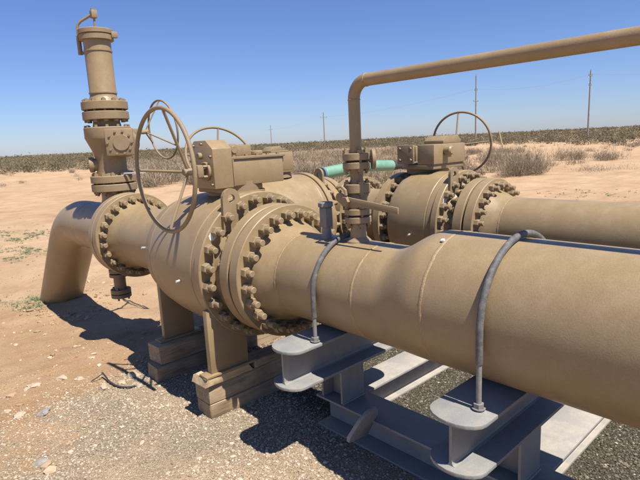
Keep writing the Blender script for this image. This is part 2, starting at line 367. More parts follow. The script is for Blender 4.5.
# ------------------------------------------------------------------ ball valve
def ball_valve(X, dy, zc, label, group, back='flange', phase=(5, 7, 6)):
    Y = lambda y: y+dy
    t = root('ball_valve', (X, Y(3.2), -1.45), label, 'valve', group)
    A = lambda prof: MB().lathe(prof, (X, 0, zc), (0, 1, 0), 112)
    # barrel body with tapered shoulder
    yb = 3.66
    part('body', A([(Y(2.765), .458), (Y(2.77), .464), (Y(2.815), .466), (Y(2.82), .4635), (Y(2.826), .4635), (Y(2.831), .467), (Y(3.10), .466), (Y(3.22), .455), (Y(3.26), .44), (Y(3.27), .36), (Y(3.36), .36)] if back == 'short' else [(Y(2.765), .458), (Y(2.77), .464), (Y(2.815), .466), (Y(2.82), .4635), (Y(2.826), .4635), (Y(2.831), .467), (Y(3.10), .466), (Y(3.30), .455),
        (Y(3.45), .438), (Y(3.455), .434), (Y(3.461), .434), (Y(3.466), .436), (Y(3.60), .404), (Y(3.64), .385), (Y(3.665), .355), (Y(3.69), .30), (Y(3.72), .272)]), TAN, t, ang=25)
    part('closure_plate', A([(Y(2.70), .45), (Y(2.70), .474), (Y(2.706), .48), (Y(2.755), .48), (Y(2.762), .474)]), TAN, t)
    part('front_neck', A([(Y(2.588), .335), (Y(2.62), .325), (Y(2.66), .345), (Y(2.702), .375)]), TAN, t)
    part('end_flange', flange(Y(2.503), Y(2.59), .410, X, zc), TAN, t)
    part('raised_face', A([(Y(2.49), .345), (Y(2.503), .345)]), TAN2, t)
    studs(t, X, zc, .436, Y(2.70), Y(2.75), 24, phase[1], False)
    if back == 'flange':
        part('rear_neck', A([(Y(3.72), .272), (Y(3.74), .268), (Y(4.44), .268), (Y(4.54), .285), (Y(4.63), .325)]), TAN, t)
        part('end_flange', flange(Y(4.63), Y(4.72), .392, X, zc), TAN, t)
        studs(t, X, zc, .338, Y(4.63), Y(4.82), 24, phase[2], True)
    elif back == 'short':
        part('rear_closure', A([(Y(3.36), .43), (Y(3.362), .452), (Y(3.43), .452), (Y(3.435), .43), (Y(3.50), .36), (Y(3.56), .30), (Y(3.62), .275), (Y(3.86), .275), (Y(3.92), .31)]), TAN, t)
        studs(t, X, zc, .405, Y(3.36), Y(3.43), 24, 4, False)
        part('end_flange', flange(Y(3.92), Y(4.01), .40, X, zc), TAN, t)
        studs(t, X, zc, .345, Y(3.92), Y(4.11), 24, phase[2], True)
    else:
        part('rear_neck', A([(Y(3.72), .272), (Y(3.80), .266)]), TAN, t)
    # lifting lugs bolted to the closure
    def lug(cx, s):
        poly = [(-.070, -.20), (-.062, 0)]+[(-.062*math.cos(R(a)), .062*math.sin(R(a))) for a in range(20, 161, 20)]+[(.062, 0), (.10, -.06), (.13, -.12), (.13, -.20)]
        h = MB(); hole = [(.026*math.cos(R(a)), .026*math.sin(R(a))) for a in range(0, 360, 24)]
        # plate with a hole: outer ring bridged to the hole by angle
        def cast(a):
            # first hit of a ray from the hole centre with the outline
            d = Vector((math.cos(a), math.sin(a))); best = 9
            for i in range(len(poly)):
                p, q = Vector(poly[i]), Vector(poly[(i+1) % len(poly)]); e = q-p; den = d.x*e.y-d.y*e.x
                if abs(den) < 1e-9: continue
                tt = (p.x*e.y-p.y*e.x)/den; uu = (p.x*d.y-p.y*d.x)/den
                if tt > 0 and -1e-6 <= uu <= 1+1e-6: best = min(best, tt)
            return best
        angs = sorted(set([a*2*math.pi/48-math.pi for a in range(48)]+[math.atan2(b, a) for a, b in poly]))
        n = len(angs); vs = []
        for yy in (Y(2.676), Y(2.700)):
            for a in angs: vs.append((cx+s*.026*math.cos(a), yy, -.315+zc+.775+.026*math.sin(a)))
            for a in angs:
                c_ = cast(a); vs.append((cx+s*c_*math.cos(a), yy, -.315+zc+.775+c_*math.sin(a)))
        fs = []
        for i in range(n):
            j = (i+1) % n; fs += [(i, j, n+j, n+i), (2*n+i, 3*n+i, 3*n+j, 2*n+j), (n+i, n+j, 3*n+j, 3*n+i), (i, 2*n+i, 2*n+j, j)]
        h.add(vs, fs); part('lifting_lug', h, TAN2, t, ang=30)
    lug(X-.225, 1)
    # legs
    for yy, xa, xb, zt, zb in ((2.725, .455, .175, zc-.21, -1.395), (3.60, .335, .08, zc-.215, -1.425)):
        for sg in (-1, 1):
            x0, x1 = sorted((X+sg*xa, X+sg*xb))
            part('leg', MB().box((x0, Y(yy)-.022, zb), (x1, Y(yy)+.022, zt), .003), TAN, t)
            part('foot_plate', MB().box((x0-.05, Y(yy)-.045, zb-.0155), (x1+.05, Y(yy)+.045, zb), .003), TAN, t)
    # grease fittings
    for yy, a in ((2.98, 97), (3.62, 80), (3.02, -60)):
        r0 = .467 if yy < 3.3 else .395
        x = X-r0*math.sin(R(a)); z = zc+r0*math.cos(R(a)); d = Vector((-math.sin(R(a)), 0, math.cos(R(a))))
        part('grease_fitting', MB().cyl(Vector((x, Y(yy), z))-d*.01, Vector((x, Y(yy), z))+d*.03, .009, 10), SILVER, t)
    return t

# ------------------------------------------------------------------ near line: valve with its gear operator
XN, ZN = 1.96, -.775
v1 = ball_valve(XN, 0, ZN, 'nearest tan ball valve with a long box gearbox and large handwheel on its left', 'tan ball valves on the pipe runs')
# white unpainted patch on the closure edge
part('mounting_drum', MB().lathe([(0, .20), (.03, .20), (.03, .17), (.10, .17)], (2.03, 3.06, -.335), (0, 0, 1), 40), TAN2, v1)
gb = part('gearbox', MB().box((1.902, 2.892, -.262), (2.33, 3.20, -.088), .006), TAN, v1)
part('lid', MB().box((1.898, 2.882, -.088), (2.345, 3.21, -.070), .003), TAN2, gb)
part('end_casing', MB().prism([(2.878, -.268), (2.878, -.012), (2.955, .043), (3.10, .043), (3.165, -.012), (3.165, -.268)], (1.752, 0, 0), (0, 1, 0), (0, 0, 1), (.145, 0, 0), .005), TAN, gb)
part('end_block', MB().box((2.332, 2.905, -.19), (2.43, 3.19, -.068), .005), TAN, gb)
part('lower_housing', MB().box((1.80, 2.92, -.30), (2.16, 3.18, -.262), .008), TAN2, gb)
for yy, zz in ((2.90, -.24), (2.90, -.06), (3.0, .02), (3.10, .01), (3.14, -.09), (3.14, -.24)):
    part('cover_bolt', MB().cyl((1.738, yy, zz), (1.752, yy, zz), .009, 6), TAN2, gb)
part('side_rib', MB().box((1.897, 2.874, -.262), (1.906, 2.892, -.088), .002), TAN2, gb)
part('pointer_cover', MB().cyl((2.22, 3.06, -.07), (2.22, 3.06, -.04), .05, 24, bev=.006), TAN2, gb)
eye = MB().prism([(-.05, 0), (-.05, .045), (-.03, .075), (.0, .085), (.03, .075), (.05, .045), (.05, 0)], (1.975, 2.965, -.07), (1, 0, 0), (0, 0, 1), (0, .05, 0), .004)
eye.box((2.0, 3.0, -.07), (2.14, 3.12, .005), .006)
part('stop_housing', eye, TAN2, gb)
part('stop_bolt', MB().cyl((1.962, 2.94, -.025), (1.962, 2.966, -.025), .026, 16, bev=.003), TAN2, gb)
for x in (1.93, 2.03, 2.12, 2.21, 2.30):
    part('lid_bolt', MB().cyl((x, 2.91, -.07), (x, 2.91, -.058), .013, 6), TAN2, gb)
    part('lid_bolt', MB().cyl((x, 3.18, -.07), (x, 3.18, -.058), .013, 6), TAN2, gb)
part('cap_boss', MB().cyl((1.725, 3.02, -.055), (1.752, 3.02, -.055), .022, 16, bev=.003), TAN2, gb)
part('end_knob', MB().cyl((2.43, 3.05, -.11), (2.475, 3.05, -.11), .022, 14, bev=.006), TAN, gb)
part('gap_shade', MB().box((2.30, 2.93, -.245), (2.36, 3.0, -.19), .006), BLACK, gb)  # black block added as the shaded gap under the end block
br = MB().cyl((1.62, 2.965, -.148), (1.755, 2.965, -.148), .018, 18); br.box((1.665, 2.925, -.19), (1.71, 3.005, -.11), .008)
part('input_shaft', br, TAN2, gb)
part('shaft_flange', MB().cyl((1.732, 2.965, -.155), (1.752, 2.965, -.155), .062, 24, bev=.004), TAN2, gb)
for a in range(4):
    q = R(45+90*a); part('flange_bolt', MB().cyl((1.705, 2.965+.046*math.cos(q), -.155+.046*math.sin(q)), (1.732, 2.965+.046*math.cos(q), -.155+.046*math.sin(q)), .012, 6), TAN2, gb)
handwheel(v1, (1.44, 2.935, -.128), (1.62, 2.965, -.148), .370, .0128, (0, 100, 180, 270), axis=(1, 0, 0))
def bare_patch(par, X, zc, ya, yb, r, a0, a1, seed):
    rr = random.Random(seed); n = 14; vs = []; fs = []
    for i in range(n+1):
        a = R(a0+(a1-a0)*i/n); e = math.sin(math.pi*i/n)**.5
        for q in range(4):
            y = ya+(yb-ya)*(.5+(q/3-.5)*e*rr.uniform(.75, 1)); vs.append((X-r*math.sin(a), y, zc+r*math.cos(a)))
    for i in range(n):
        for q in range(3): fs.append((i*4+q, i*4+q+1, i*4+q+5, i*4+q+4))
    part('bare_patch', MB().add(vs, fs), WHITE, par)
def face_patch(par, X, zc, y, r0, r1, a0, a1, seed):
    rr = random.Random(seed); n = 12; vs = []; fs = []
    for i in range(n+1):
        a = R(a0+(a1-a0)*i/n); e = math.sin(math.pi*i/n)**.5; m_ = (r0+r1)/2; h_ = (r1-r0)/2*e
        for r in (m_-h_*rr.uniform(.6, 1), m_+h_*rr.uniform(.7, 1)): vs.append((X-r*math.sin(a), y, zc+r*math.cos(a)))
    for i in range(n): fs.append((2*i, 2*i+1, 2*i+3, 2*i+2))
    part('bare_patch', MB().add(vs, fs), WHITE, par)
face_patch(v1, XN, ZN, 2.6985, .41, .47, 51, 60, 3)

# ------------------------------------------------------------------ near line: front pipe run (weld neck flange, pipe, eccentric reducer, big pipe)
p1 = root('pipe_run', (XN, .5, -1.03), 'large tan pipe in the foreground widening through a reducer towards the camera', 'pipe')
part('weld_neck_flange', flange(2.405, 2.485, .410, XN, ZN), TAN, p1)
part('flange_hub', MB().lathe([(2.405, .315), (2.36, .295), (2.31, .268), (2.27, .256), (2.262, .254)][::-1], (XN, 0, ZN), (0, 1, 0), 112), TAN, p1)
def ring_weld(y, r, cz, seed):
    m = MB(); n = 150; k = 6; vs = []; fs = []
    rr = random.Random(seed)
    for i in range(n):
        a = 2*math.pi*i/n; j = rr.uniform(-.0012, .0012); dyj = rr.uniform(-.0015, .0015)
        for q in range(k+1):
            s_ = math.pi*q/k; vs.append((XN-(r-.002+(.0038+j)*math.sin(s_))*math.sin(a), y+dyj-.0095*math.cos(s_), cz+(r-.002+(.0038+j)*math.sin(s_))*math.cos(a)))
    for i in range(n):
        i2 = (i+1) % n
        for q in range(k): fs.append((i*(k+1)+q, i*(k+1)+q+1, i2*(k+1)+q+1, i2*(k+1)+q))
    return m.add(vs, fs)
part('weld_bead', ring_weld(2.262, .254, ZN, 1), WELD, p1, ang=180)
part('small_pipe', MB().lathe([(1.67, .254), (2.262, .254)], (XN, 0, ZN), (0, 1, 0), 128, cap=(False, False)), TAN, p1)
part('weld_bead', ring_weld(1.67, .254, ZN, 2), WELD, p1, ang=180)
ZB = -.724
def lofted(ylist):
    n = 128; vs = []; fs = []
    for y, r, cz in ylist:
        for k in range(n):
            a = 2*math.pi*k/n; vs.append((XN-r*math.sin(a), y, cz+r*math.cos(a)))
    for i in range(len(ylist)-1):
        for k in range(n):
            k2 = (k+1) % n; fs.append((i*n+k, i*n+k2, (i+1)*n+k2, (i+1)*n+k))
    return MB().add(vs, fs)
pr_ = []
for i in range(25):
    y = 1.67-(1.67-1.225)*i/24; s_ = float(sstep(1.52, 1.27, np.array(y)) if False else sstep(0, 1, np.array((1.54-y)/(1.54-1.28))))
    pr_.append((y, .254+(.305-.254)*s_, ZN+(ZB-ZN)*s_))
part('reducer', lofted(pr_), TAN, p1)
part('weld_bead', ring_weld(1.225, .305, ZB, 3), WELD, p1, ang=180)
part('large_pipe', MB().lathe([(-9, .305), (1.225, .305)], (XN, 0, ZB), (0, 1, 0), 160), TAN, p1)
studs(p1, XN, ZN, .355, 2.405, 2.59, 24, 5, True)
# small nameplate-like chip of bare primer on the weld
part('paint_chip', MB().cyl((XN-.120, 1.232, ZB+.2835), (XN-.1225, 1.232, ZB+.290), .009, 10), WHITE, p1)

# ------------------------------------------------------------------ near line: rear elbow going into the ground
p2 = root('elbow_pipe', (XN, 7.2, -1.9), 'tan pipe elbow bending down into the sand at the left, below the tall vent stack', 'pipe')
part('weld_neck_flange', flange(4.735, 4.82, .392, XN, ZN), TAN, p2)
part('flange_hub', MB().lathe([(4.835, .32), (4.89, .29), (4.95, .262), (4.97, .256)], (XN, 0, ZN), (0, 1, 0), 96), TAN, p2)
pts = [(XN, 4.97, ZN), (XN, 5.4, ZN)]
part('spool', MB().lathe([(4.97, .254), (5.70, .254)], (XN, 0, ZN), (0, 1, 0), 96, cap=(False, False)), TAN, p2)
part('weld_bead', ring_weld(5.70, .254, ZN, 5), TAN, p2, ang=180)
arc = [(XN, 5.70, ZN), (XN, 5.88, ZN)]
for i in range(0, 19):
    a = R(47*i/18); arc.append((XN, 6.0+.80*math.sin(a), ZN-.80*(1-math.cos(a))))
y0, z0 = arc[-1][1], arc[-1][2]
arc += [(XN, y0+math.sin(R(43))*t_, z0-math.cos(R(43))*t_) for t_ in (.3, .8, 1.4, 2.2)]
part('elbow', MB().tube(arc, .254, 96, cap=False), TAN, p2)
# drain valve under the spool
dr = MB().cyl((XN, 5.24, -1.0), (XN, 5.24, -1.22), .045, 18); dr.cyl((XN, 5.24, -1.19), (XN, 5.24, -1.22), .095, 22); dr.cyl((XN, 5.24, -1.235), (XN, 5.24, -1.265), .095, 22)
dv = part('drain_valve', dr, TAN2, p2)
part('valve_barrel', MB().cyl((XN, 5.24, -1.26), (XN, 5.24, -1.40), .06, 18), TAN2, dv)
part('blind_flange', MB().cyl((XN, 5.24, -1.40), (XN, 5.24, -1.44), .10, 22).cyl((XN, 5.24, -1.45), (XN, 5.24, -1.485), .10, 22), TAN2, dv)
for i in range(4):
    a = R(45+90*i); part('drain_bolt', MB().cyl((XN+.075*math.cos(a), 5.24+.075*math.sin(a), -1.51), (XN+.075*math.cos(a), 5.24+.075*math.sin(a), -1.38), .011, 8), TAN2, dv)

# ------------------------------------------------------------------ vent stack
st = root('vent_stack', (XN, 5.15, -.52), 'tall tan vent stack with hinged cap and round gear valve standing on the elbow pipe', 'vent stack')
sx, sy = XN, 5.07
def zl(prof, n=48, x=sx, y=sy): return MB().lathe([(z, r) for z, r in prof], (x, y, 0), (0, 0, 1), n)
part('nozzle', zl([(-.56, .19), (-.50, .145), (-.45, .128), (-.37, .128)]), TAN, st)
part('lower_flange', zl([(-.372, .202), (-.366, .208), (-.308, .208), (-.302, .202)]), TAN2, st)
part('lower_flange', zl([(-.290, .202), (-.284, .208), (-.228, .208), (-.222, .202)]), TAN2, st)
part('gasket', zl([(-.302, .16), (-.290, .16)]), BLACK, st)
vb = part('valve_body', zl([(-.222, .15), (-.16, .135), (-.06, .14), (.0, .155), (.06, .18), (.12, .206), (.135, .212), (.225, .212), (.232, .206), (.232, .13), (.30, .118)]), TAN2, st)
part('side_plug', MB().cyl((sx-.02, sy+.0, -.115), (sx-.15, sy+.06, -.115), .060, 20, bev=.006).cyl((sx-.145, sy+.057, -.115), (sx-.185, sy+.075, -.115), .072, 20, bev=.006), TAN2, vb)
# gear case facing the camera side
gd = Vector((-.55, -.83, 0)).normalized(); gc = Vector((sx+.115, sy-.11, .075))
gcase = part('gear_case', MB().lathe([(0, .13), (.13, .13), (.15, .12), (.155, .12)], gc, gd, 40), TAN2, st)
gu = Vector((0, 0, 1)).cross(gd)
part('gear_cover', MB().box((-.105, -.115, 0), (.145, .135, .05), .012, Matrix((( -gu.x, 0, gd.x, gc.x+gd.x*.14), (-gu.y, 0, gd.y, gc.y+gd.y*.14), (0, 1, 0, gc.z+.0), (0, 0, 0, 1)))), TAN2, gcase)
cface = gc+gd*.19
part('indicator_disc', MB().lathe([(0, .075), (.012, .072)], cface+Vector((0, 0, .005)), gd, 28), TAN2, gcase)
for a in range(10):
    q = R(36*a); p_ = cface+(-gu)*(.108*math.cos(q)+.015)+Vector((0, 0, .105*math.sin(q)+.008))
    part('cover_bolt', MB().cyl(p_-gd*.01, p_+gd*.012, .011, 6), TAN2, gcase)
part('drive_shaft', MB().cyl((sx+.18, sy-.02, .165), (2.40, 5.155, .185), .018, 12).box((sx+.16, sy-.07, .12), (sx+.27, sy+.03, .215), .01), TAN2, gcase)
handwheel(st, (2.57, 5.16, .20), (2.37, 5.155, .185), .300, .0105, (-35, 85, 205), ref=(0, -1, 0))
part('locking_lever', MB().box((-.01, -.01, -.008), (.20, .012, .008), .002, Matrix.Translation((sx+.03, sy-.22, -.205)) @ Matrix.Rotation(R(-50), 4, 'Z')), SILVER, st)
for nm, z0_, z1_ in (('upper_flange', .300, .375), ('upper_flange', .392, .467)):
    part(nm, zl([(z0_, .202), (z0_+.005, .208), (z1_-.005, .208), (z1_, .202)]), TAN2, st)
part('gasket', zl([(.375, .17), (.392, .17)]), BLACK, st)
part('column', zl([(.467, .145), (.50, .128), (.515, .120), (1.03, .120)]), TAN, st)
part('band', zl([(.538, .120), (.54, .1265), (.552, .1265), (.554, .120)]), TAN, st)
part('band', zl([(.915, .120), (.917, .1265), (.929, .1265), (.931, .120)]), TAN, st)
part('cap_ring', zl([(1.012, .122), (1.018, .150), (1.062, .150), (1.066, .146)]), TAN2, st)
part('cap_lid', zl([(1.068, .152), (1.072, .156), (1.105, .156), (1.112, .148), (1.118, .05)]), TAN2, st)
for i in range(12):
    a = R(30*i+8)
    for z0_, z1_ in ((.285, .495),):
        x, y = sx+.174*math.cos(a), sy+.174*math.sin(a)
        s_ = part('stud_bolt', MB().cyl((x, y, z0_), (x, y, z1_), .012, 8), TAN2, st)
        part('nut', MB().cyl((x, y, .467), (x, y, .488), .021, 6), TAN2, s_); part('nut', MB().cyl((x, y, .279), (x, y, .300), .021, 6), TAN2, s_)
    x, y = sx+.172*math.cos(a), sy+.172*math.sin(a)
    s_ = part('stud_bolt', MB().cyl((x, y, -.41), (x, y, -.19), .012, 8), TAN2, st)
    part('nut', MB().cyl((x, y, -.222), (x, y, -.200), .021, 6), TAN2, s_); part('nut', MB().cyl((x, y, -.394), (x, y, -.372), .021, 6), TAN2, s_)
    x, y = sx+.190*math.cos(a), sy+.190*math.sin(a)
    part('body_bolt', MB().cyl((x, y, .20), (x, y, .252), .015, 6), TAN2, vb)
# davit for the cap: bracket on the side, arm bent over the lid
lv = Vector((-.74, .67, 0))    # direction that shows as left
c0 = Vector((sx, sy, 0))
q = c0+lv*.165
part('davit_bracket', MB().tube([q+Vector((0, 0, .90)), q+Vector((0, 0, 1.07))], .020, 10).tube([q+Vector((0, 0, .915)), c0+lv*.115+Vector((0, 0, .915))], .014, 8), TAN2, st)
part('davit_arm', MB().tube([q+Vector((0, 0, .98)), q+Vector((0, 0, 1.13)), q+Vector((0, 0, 1.165))-lv*.008, q+Vector((0, 0, 1.195))-lv*.04, q+Vector((0, 0, 1.235))-lv*.12, q+Vector((0, 0, 1.25))-lv*.15], .0125, 12), TAN2, st)
part('davit_head', MB().box((-.028, -.028, -.035), (.028, .028, .035), .008, Matrix.Translation(q-lv*.165+Vector((0, 0, 1.25)))), TAN2, st)
part('lift_rod', MB().cyl(q-lv*.165+Vector((0, 0, 1.11)), q-lv*.165+Vector((0, 0, 1.30)), .0095, 10).cyl(q-lv*.165+Vector((0, 0, 1.286)), q-lv*.165+Vector((0, 0, 1.30)), .02, 6), TAN2, st)
part('cap_latch', MB().box((-.03, -.02, -.03), (.03, .02, .025), .006, Matrix.Translation(c0-lv*.165+Vector((0, 0, 1.065)))), TAN2, st)

# ------------------------------------------------------------------ riser with lever valve and overhead line
rs = root('vent_riser', (XN, 1.84, -.52), 'thin tan riser with lever valve turning into the overhead pipe above the large pipe', 'riser pipe')
rx, ry = XN, 1.835
rl = lambda prof, n=32: zl(prof, n, rx, ry)
part('weldolet', rl([(-.56, .075), (-.52, .066), (-.50, .045), (-.425, .038), (-.425, .05)]), TAN, rs)
for z0_, z1_ in ((-.425, -.392), (-.382, -.350), (-.268, -.222), (-.146, -.112), (-.102, -.066)):
    part('small_flange', rl([(z0_, .066), (z0_+.003, .070), (z1_-.003, .070), (z1_, .066)]), TAN2, rs)
part('valve_barrel', rl([(-.350, .048), (-.335, .055), (-.285, .055), (-.268, .048)]), TAN2, rs)
part('spool', rl([(-.222, .040), (-.20, .033), (-.165, .033), (-.146, .040)]), TAN2, rs)
part('gasket', rl([(-.392, .05), (-.382, .05)]), BLACK, rs); part('gasket', rl([(-.112, .05), (-.102, .05)]), BLACK, rs)
for i in range(4):
    a = R(45+90*i+20); x, y = rx+.056*math.cos(a), ry+.056*math.sin(a)
    for z0_, z1_ in ((-.455, -.322), (-.29, -.20), (-.172, -.04)):
        s_ = part('flange_bolt', MB().cyl((x, y, z0_), (x, y, z1_), .0075, 8), TAN2, rs)
        part('nut', MB().cyl((x, y, z1_-.026), (x, y, z1_-.010), .015, 6), TAN2, s_); part('nut', MB().cyl((x, y, z0_+.013), (x, y, z0_+.028), .015, 6), TAN2, s_)
sdv = Vector((.62, -.55, 0)).normalized()
q = Vector((rx, ry, -.10))+sdv*.088
part('side_disc', MB().cyl(q-sdv*.010, q+sdv*.010, .052, 24, bev=.003).cyl(q-sdv*.045, q-sdv*.01, .018, 10), TAN2, rs)
part('side_valve', MB().cyl((rx-.075, ry+.045, -.305), (rx-.02, ry+.03, -.305), .022, 14, bev=.003).cyl((rx-.03, ry+.05, -.30), (rx, ry, -.30), .02, 12), TAN2, rs)
over = [(rx, ry, -.066), (rx, ry, .20)]
for i in range(1, 13):
    a = R(90*i/12); over.append((rx, ry-.086*(1-math.cos(a)), .20+.086*math.sin(a)))
over += [(rx, 1.0, .286), (rx, 0, .286), (rx, -9, .286)]
part('overhead_pipe', MB().tube(over, .0305, 32), TAN, rs)
part('elbow_weld', MB().ringtorus((rx, ry, .198), (0, 0, 1), .0295, .0035, 32, 8).ringtorus((rx, ry-.087, .286), (0, 1, 0), .0295, .0035, 32, 8), WELD, rs)
# lever: flat bar in front of the barrel, hooked at the pivot end
lvx = 1.868
lp = []
part('lever_stem', MB().cyl((rx-.04, ry-.01, -.31), (lvx-.012, ry-.01, -.305), .017, 14).cyl((lvx-.02, ry-.01, -.305), (lvx-.002, ry-.01, -.305), .026, 6), TAN2, rs)
part('lever', MB().prism([(1.90, -.305), (1.905, -.285), (1.895, -.268), (1.87, -.262), (1.82, -.283), (1.497, -.318), (1.497, -.350), (1.82, -.322), (1.87, -.318)], (lvx, 0, 0), (0, 1, 0), (0, 0, 1), (.010, 0, 0), .0025), TAN2, rs)
part('lever_stop', MB().tube([(lvx+.03, ry+.06, -.262), (lvx, ry+.06, -.235), (lvx, ry+.02, -.232), (lvx, ry-.005, -.25), (lvx, ry-.008, -.275)], .008, 8), TAN2, rs)

# ------------------------------------------------------------------ small fitting on the pipe top
ft = root('instrument_fitting', (1.932, 2.05, -.52), 'small grey threaded plug fitting standing on the pipe left of the lever valve', 'fitting')
fl = lambda prof, n: MB().lathe(prof, (1.932, 2.05, 0), (0, 0, 1), n, phase=.3)
part('stem', fl([(-.54, .034), (-.505, .026), (-.46, .025)], 20), GALV, ft)
part('hex_body', fl([(-.462, .036), (-.455, .040), (-.362, .040), (-.356, .036)], 6), GALV, ft)
part('cap', fl([(-.356, .032), (-.350, .043), (-.330, .043), (-.326, .038)], 8), GALV, ft)

# ------------------------------------------------------------------ U-bolts
def ubolt(y, r, cz, label):
    t = root('pipe_clamp', (XN, y, -1.02), label, 'U-bolt', 'U-bolts clamping the large pipe to the skid')
    pts = [(XN-r, y, -1.07), (XN-r, y, -.98), (XN-r, y, cz-.12), (XN-r, y, cz-.05)]
    for i in range(0, 37): a = R(180-5*i); pts.append((XN+r*math.cos(a), y, cz+r*math.sin(a)))
    pts += [(XN+r, y, cz-.05), (XN+r, y, -.98), (XN+r, y, -1.07)]
    b = part('rod', MB().tube(pts, .0105, 12), GALV, t)
    sl = pts[2:-2]; part('sleeve', MB().tube(sl, .0138, 14), SLEEVE, t)
    for s in (-1, 1):
        part('washer', MB().cyl((XN+s*r, y, -1.0235), (XN+s*r, y, -1.019), .026, 20), GALV, t)
        part('nut', MB().cyl((XN+s*r, y, -1.019), (XN+s*r, y, -1.001), .021, 6), GALV, t)
    return t
ubolt(1.915, .2725, ZN, 'grey U-bolt over the thinner pipe, beside the plug fitting and far skid beam')
ubolt(.94, .3235, ZB, 'grey U-bolt over the thick pipe, bolted to the nearest skid beam end')

# ------------------------------------------------------------------ skid
sk = root('pipe_skid', (2.8, 1.5, -1.70), 'grey painted steel I-beam skid carrying the large pipe on two saddle beams', 'skid')
def ibeam_x(x0, x1, yc, z0, z1, w_, name, mat=None, tf=.016, tw=.012, round_=True, bw=None):
    def fl_(z, zt):
        n = 10; poly = []
        a_ = .085 if round_ else 0.0
        if round_:
            for i in range(n+1): t_ = math.pi/2+math.pi*i/n; poly.append((x0+a_+a_*math.cos(t_), yc+w_/2*math.sin(t_)))
            for i in range(n+1): t_ = -math.pi/2+math.pi*i/n; poly.append((x1-a_+a_*math.cos(t_), yc+w_/2*math.sin(t_)))
        else: poly = [(x0, yc-w_/2), (x1, yc-w_/2), (x1, yc+w_/2), (x0, yc+w_/2)]
        return MB().prism([(a, b) for a, b in poly], (0, 0, z), (1, 0, 0), (0, 1, 0), (0, 0, zt-z), .002)
    m = MB(); t1 = fl_(z1-tf, z1); m.add(t1.v, t1.f)
    if bw: m.box((x0, yc-bw, z0), (x1, yc+w_/2, z0+tf), .002)
    else: t2 = fl_(z0, z0+tf); m.add(t2.v, t2.f)
    i_ = .03 if round_ else .0
    m.box((x0+i_, yc-tw/2, z0+tf), (x1-i_, yc+tw/2, z1-tf))
    # rolled fillets
    for s in (-1, 1):
        for zz, sg in ((z0+tf, 1), (z1-tf, -1)):
            m.prism([(s*tw/2, 0), (s*(tw/2+.014), 0), (s*(tw/2+.004), sg*.004), (s*tw/2, sg*.014)], (x0+i_, yc, zz), (0, 1, 0), (0, 0, 1), (x1-x0-2*i_, 0, 0))
    return part(name, m, mat or GREY, sk, ang=40)
ibeam_x(1.485, 2.42, 1.985, -1.243, -1.029, .215, 'saddle_beam')
ibeam_x(1.485, 2.42, .985, -1.243, -1.029, .235, 'saddle_beam')
ibeam_x(2.137, 4.9, 2.075, -1.704, -1.502, .205, 'cross_beam', mat=GREYD, round_=False, bw=.05)
ibeam_x(2.137, 4.9, .965, -1.704, -1.502, .215, 'cross_beam', mat=GREYD, round_=False, bw=.045)
# side rails along the pipe, both lines
def ibeam_y(y0, y1, xc, z0, z1, w_, tf=.014, tw=.010):
    m = MB(); m.box((xc-w_/2, y0, z1-tf), (xc+w_/2, y1, z1), .002); m.box((xc-w_/2, y0, z0), (xc+w_/2, y1, z0+tf), .002)
    m.box((xc-tw/2, y0, z0+tf), (xc+tw/2, y1, z1-tf)); return part('side_rail', m, GREY, sk, ang=40)
ibeam_y(-1.6, 2.18, 2.02, -1.700, -1.499, .23); ibeam_y(-1.6, 2.18, 4.2, -1.700, -1.499, .23)
def column(yc, x0=1.915, x1=2.10, h=.17):
    m = MB(); m.box((x0, yc-h/2, -1.499), (x1, yc-h/2+.012, -1.243)); m.box((x0, yc+h/2-.012, -1.499), (x1, yc+h/2, -1.243))
    m.box(((x0+x1)/2-.006, yc-h/2+.012, -1.499), ((x0+x1)/2+.006, yc+h/2-.012, -1.243)); part('stub_column', m, GREY, sk)
column(2.05); column(.985)
def bead(a, b):
    a, b = Vector(a), Vector(b); n_ = max(4, int((b-a).length/.012)); rr = random.Random(str(a))
    part('weld_bead', MB().tube([a.lerp(b, i/n_) for i in range(n_+1)], .005, 6, radii=[.0055+rr.uniform(-.0015, .0015) for _ in range(n_+1)]), GREY, sk)
for yc in (2.05, .985):
    for dy_ in (-.087, .087):
        bead((1.915, yc+dy_, -1.497), (2.10, yc+dy_, -1.497)); bead((1.915, yc+dy_*1.02, -1.245), (2.10, yc+dy_*1.02, -1.245))
bead((1.903, 1.60, -1.50), (1.903, 1.74, -1.50))
# rounded lifting lug on the near rail
part('lifting_eye', MB().prism([(0, -.14), (0, .05)]+[(-.10+.10*math.cos(R(a)), .02+.11*math.sin(R(a))) for a in range(15, 180, 15)]+[(-.22, -.05), (-.20, -.10)], (1.92, 1.72, -1.495), (.80, -.0, 0), (.20, -.28, .72), (.0, .022, .004), .002), GREY, sk)

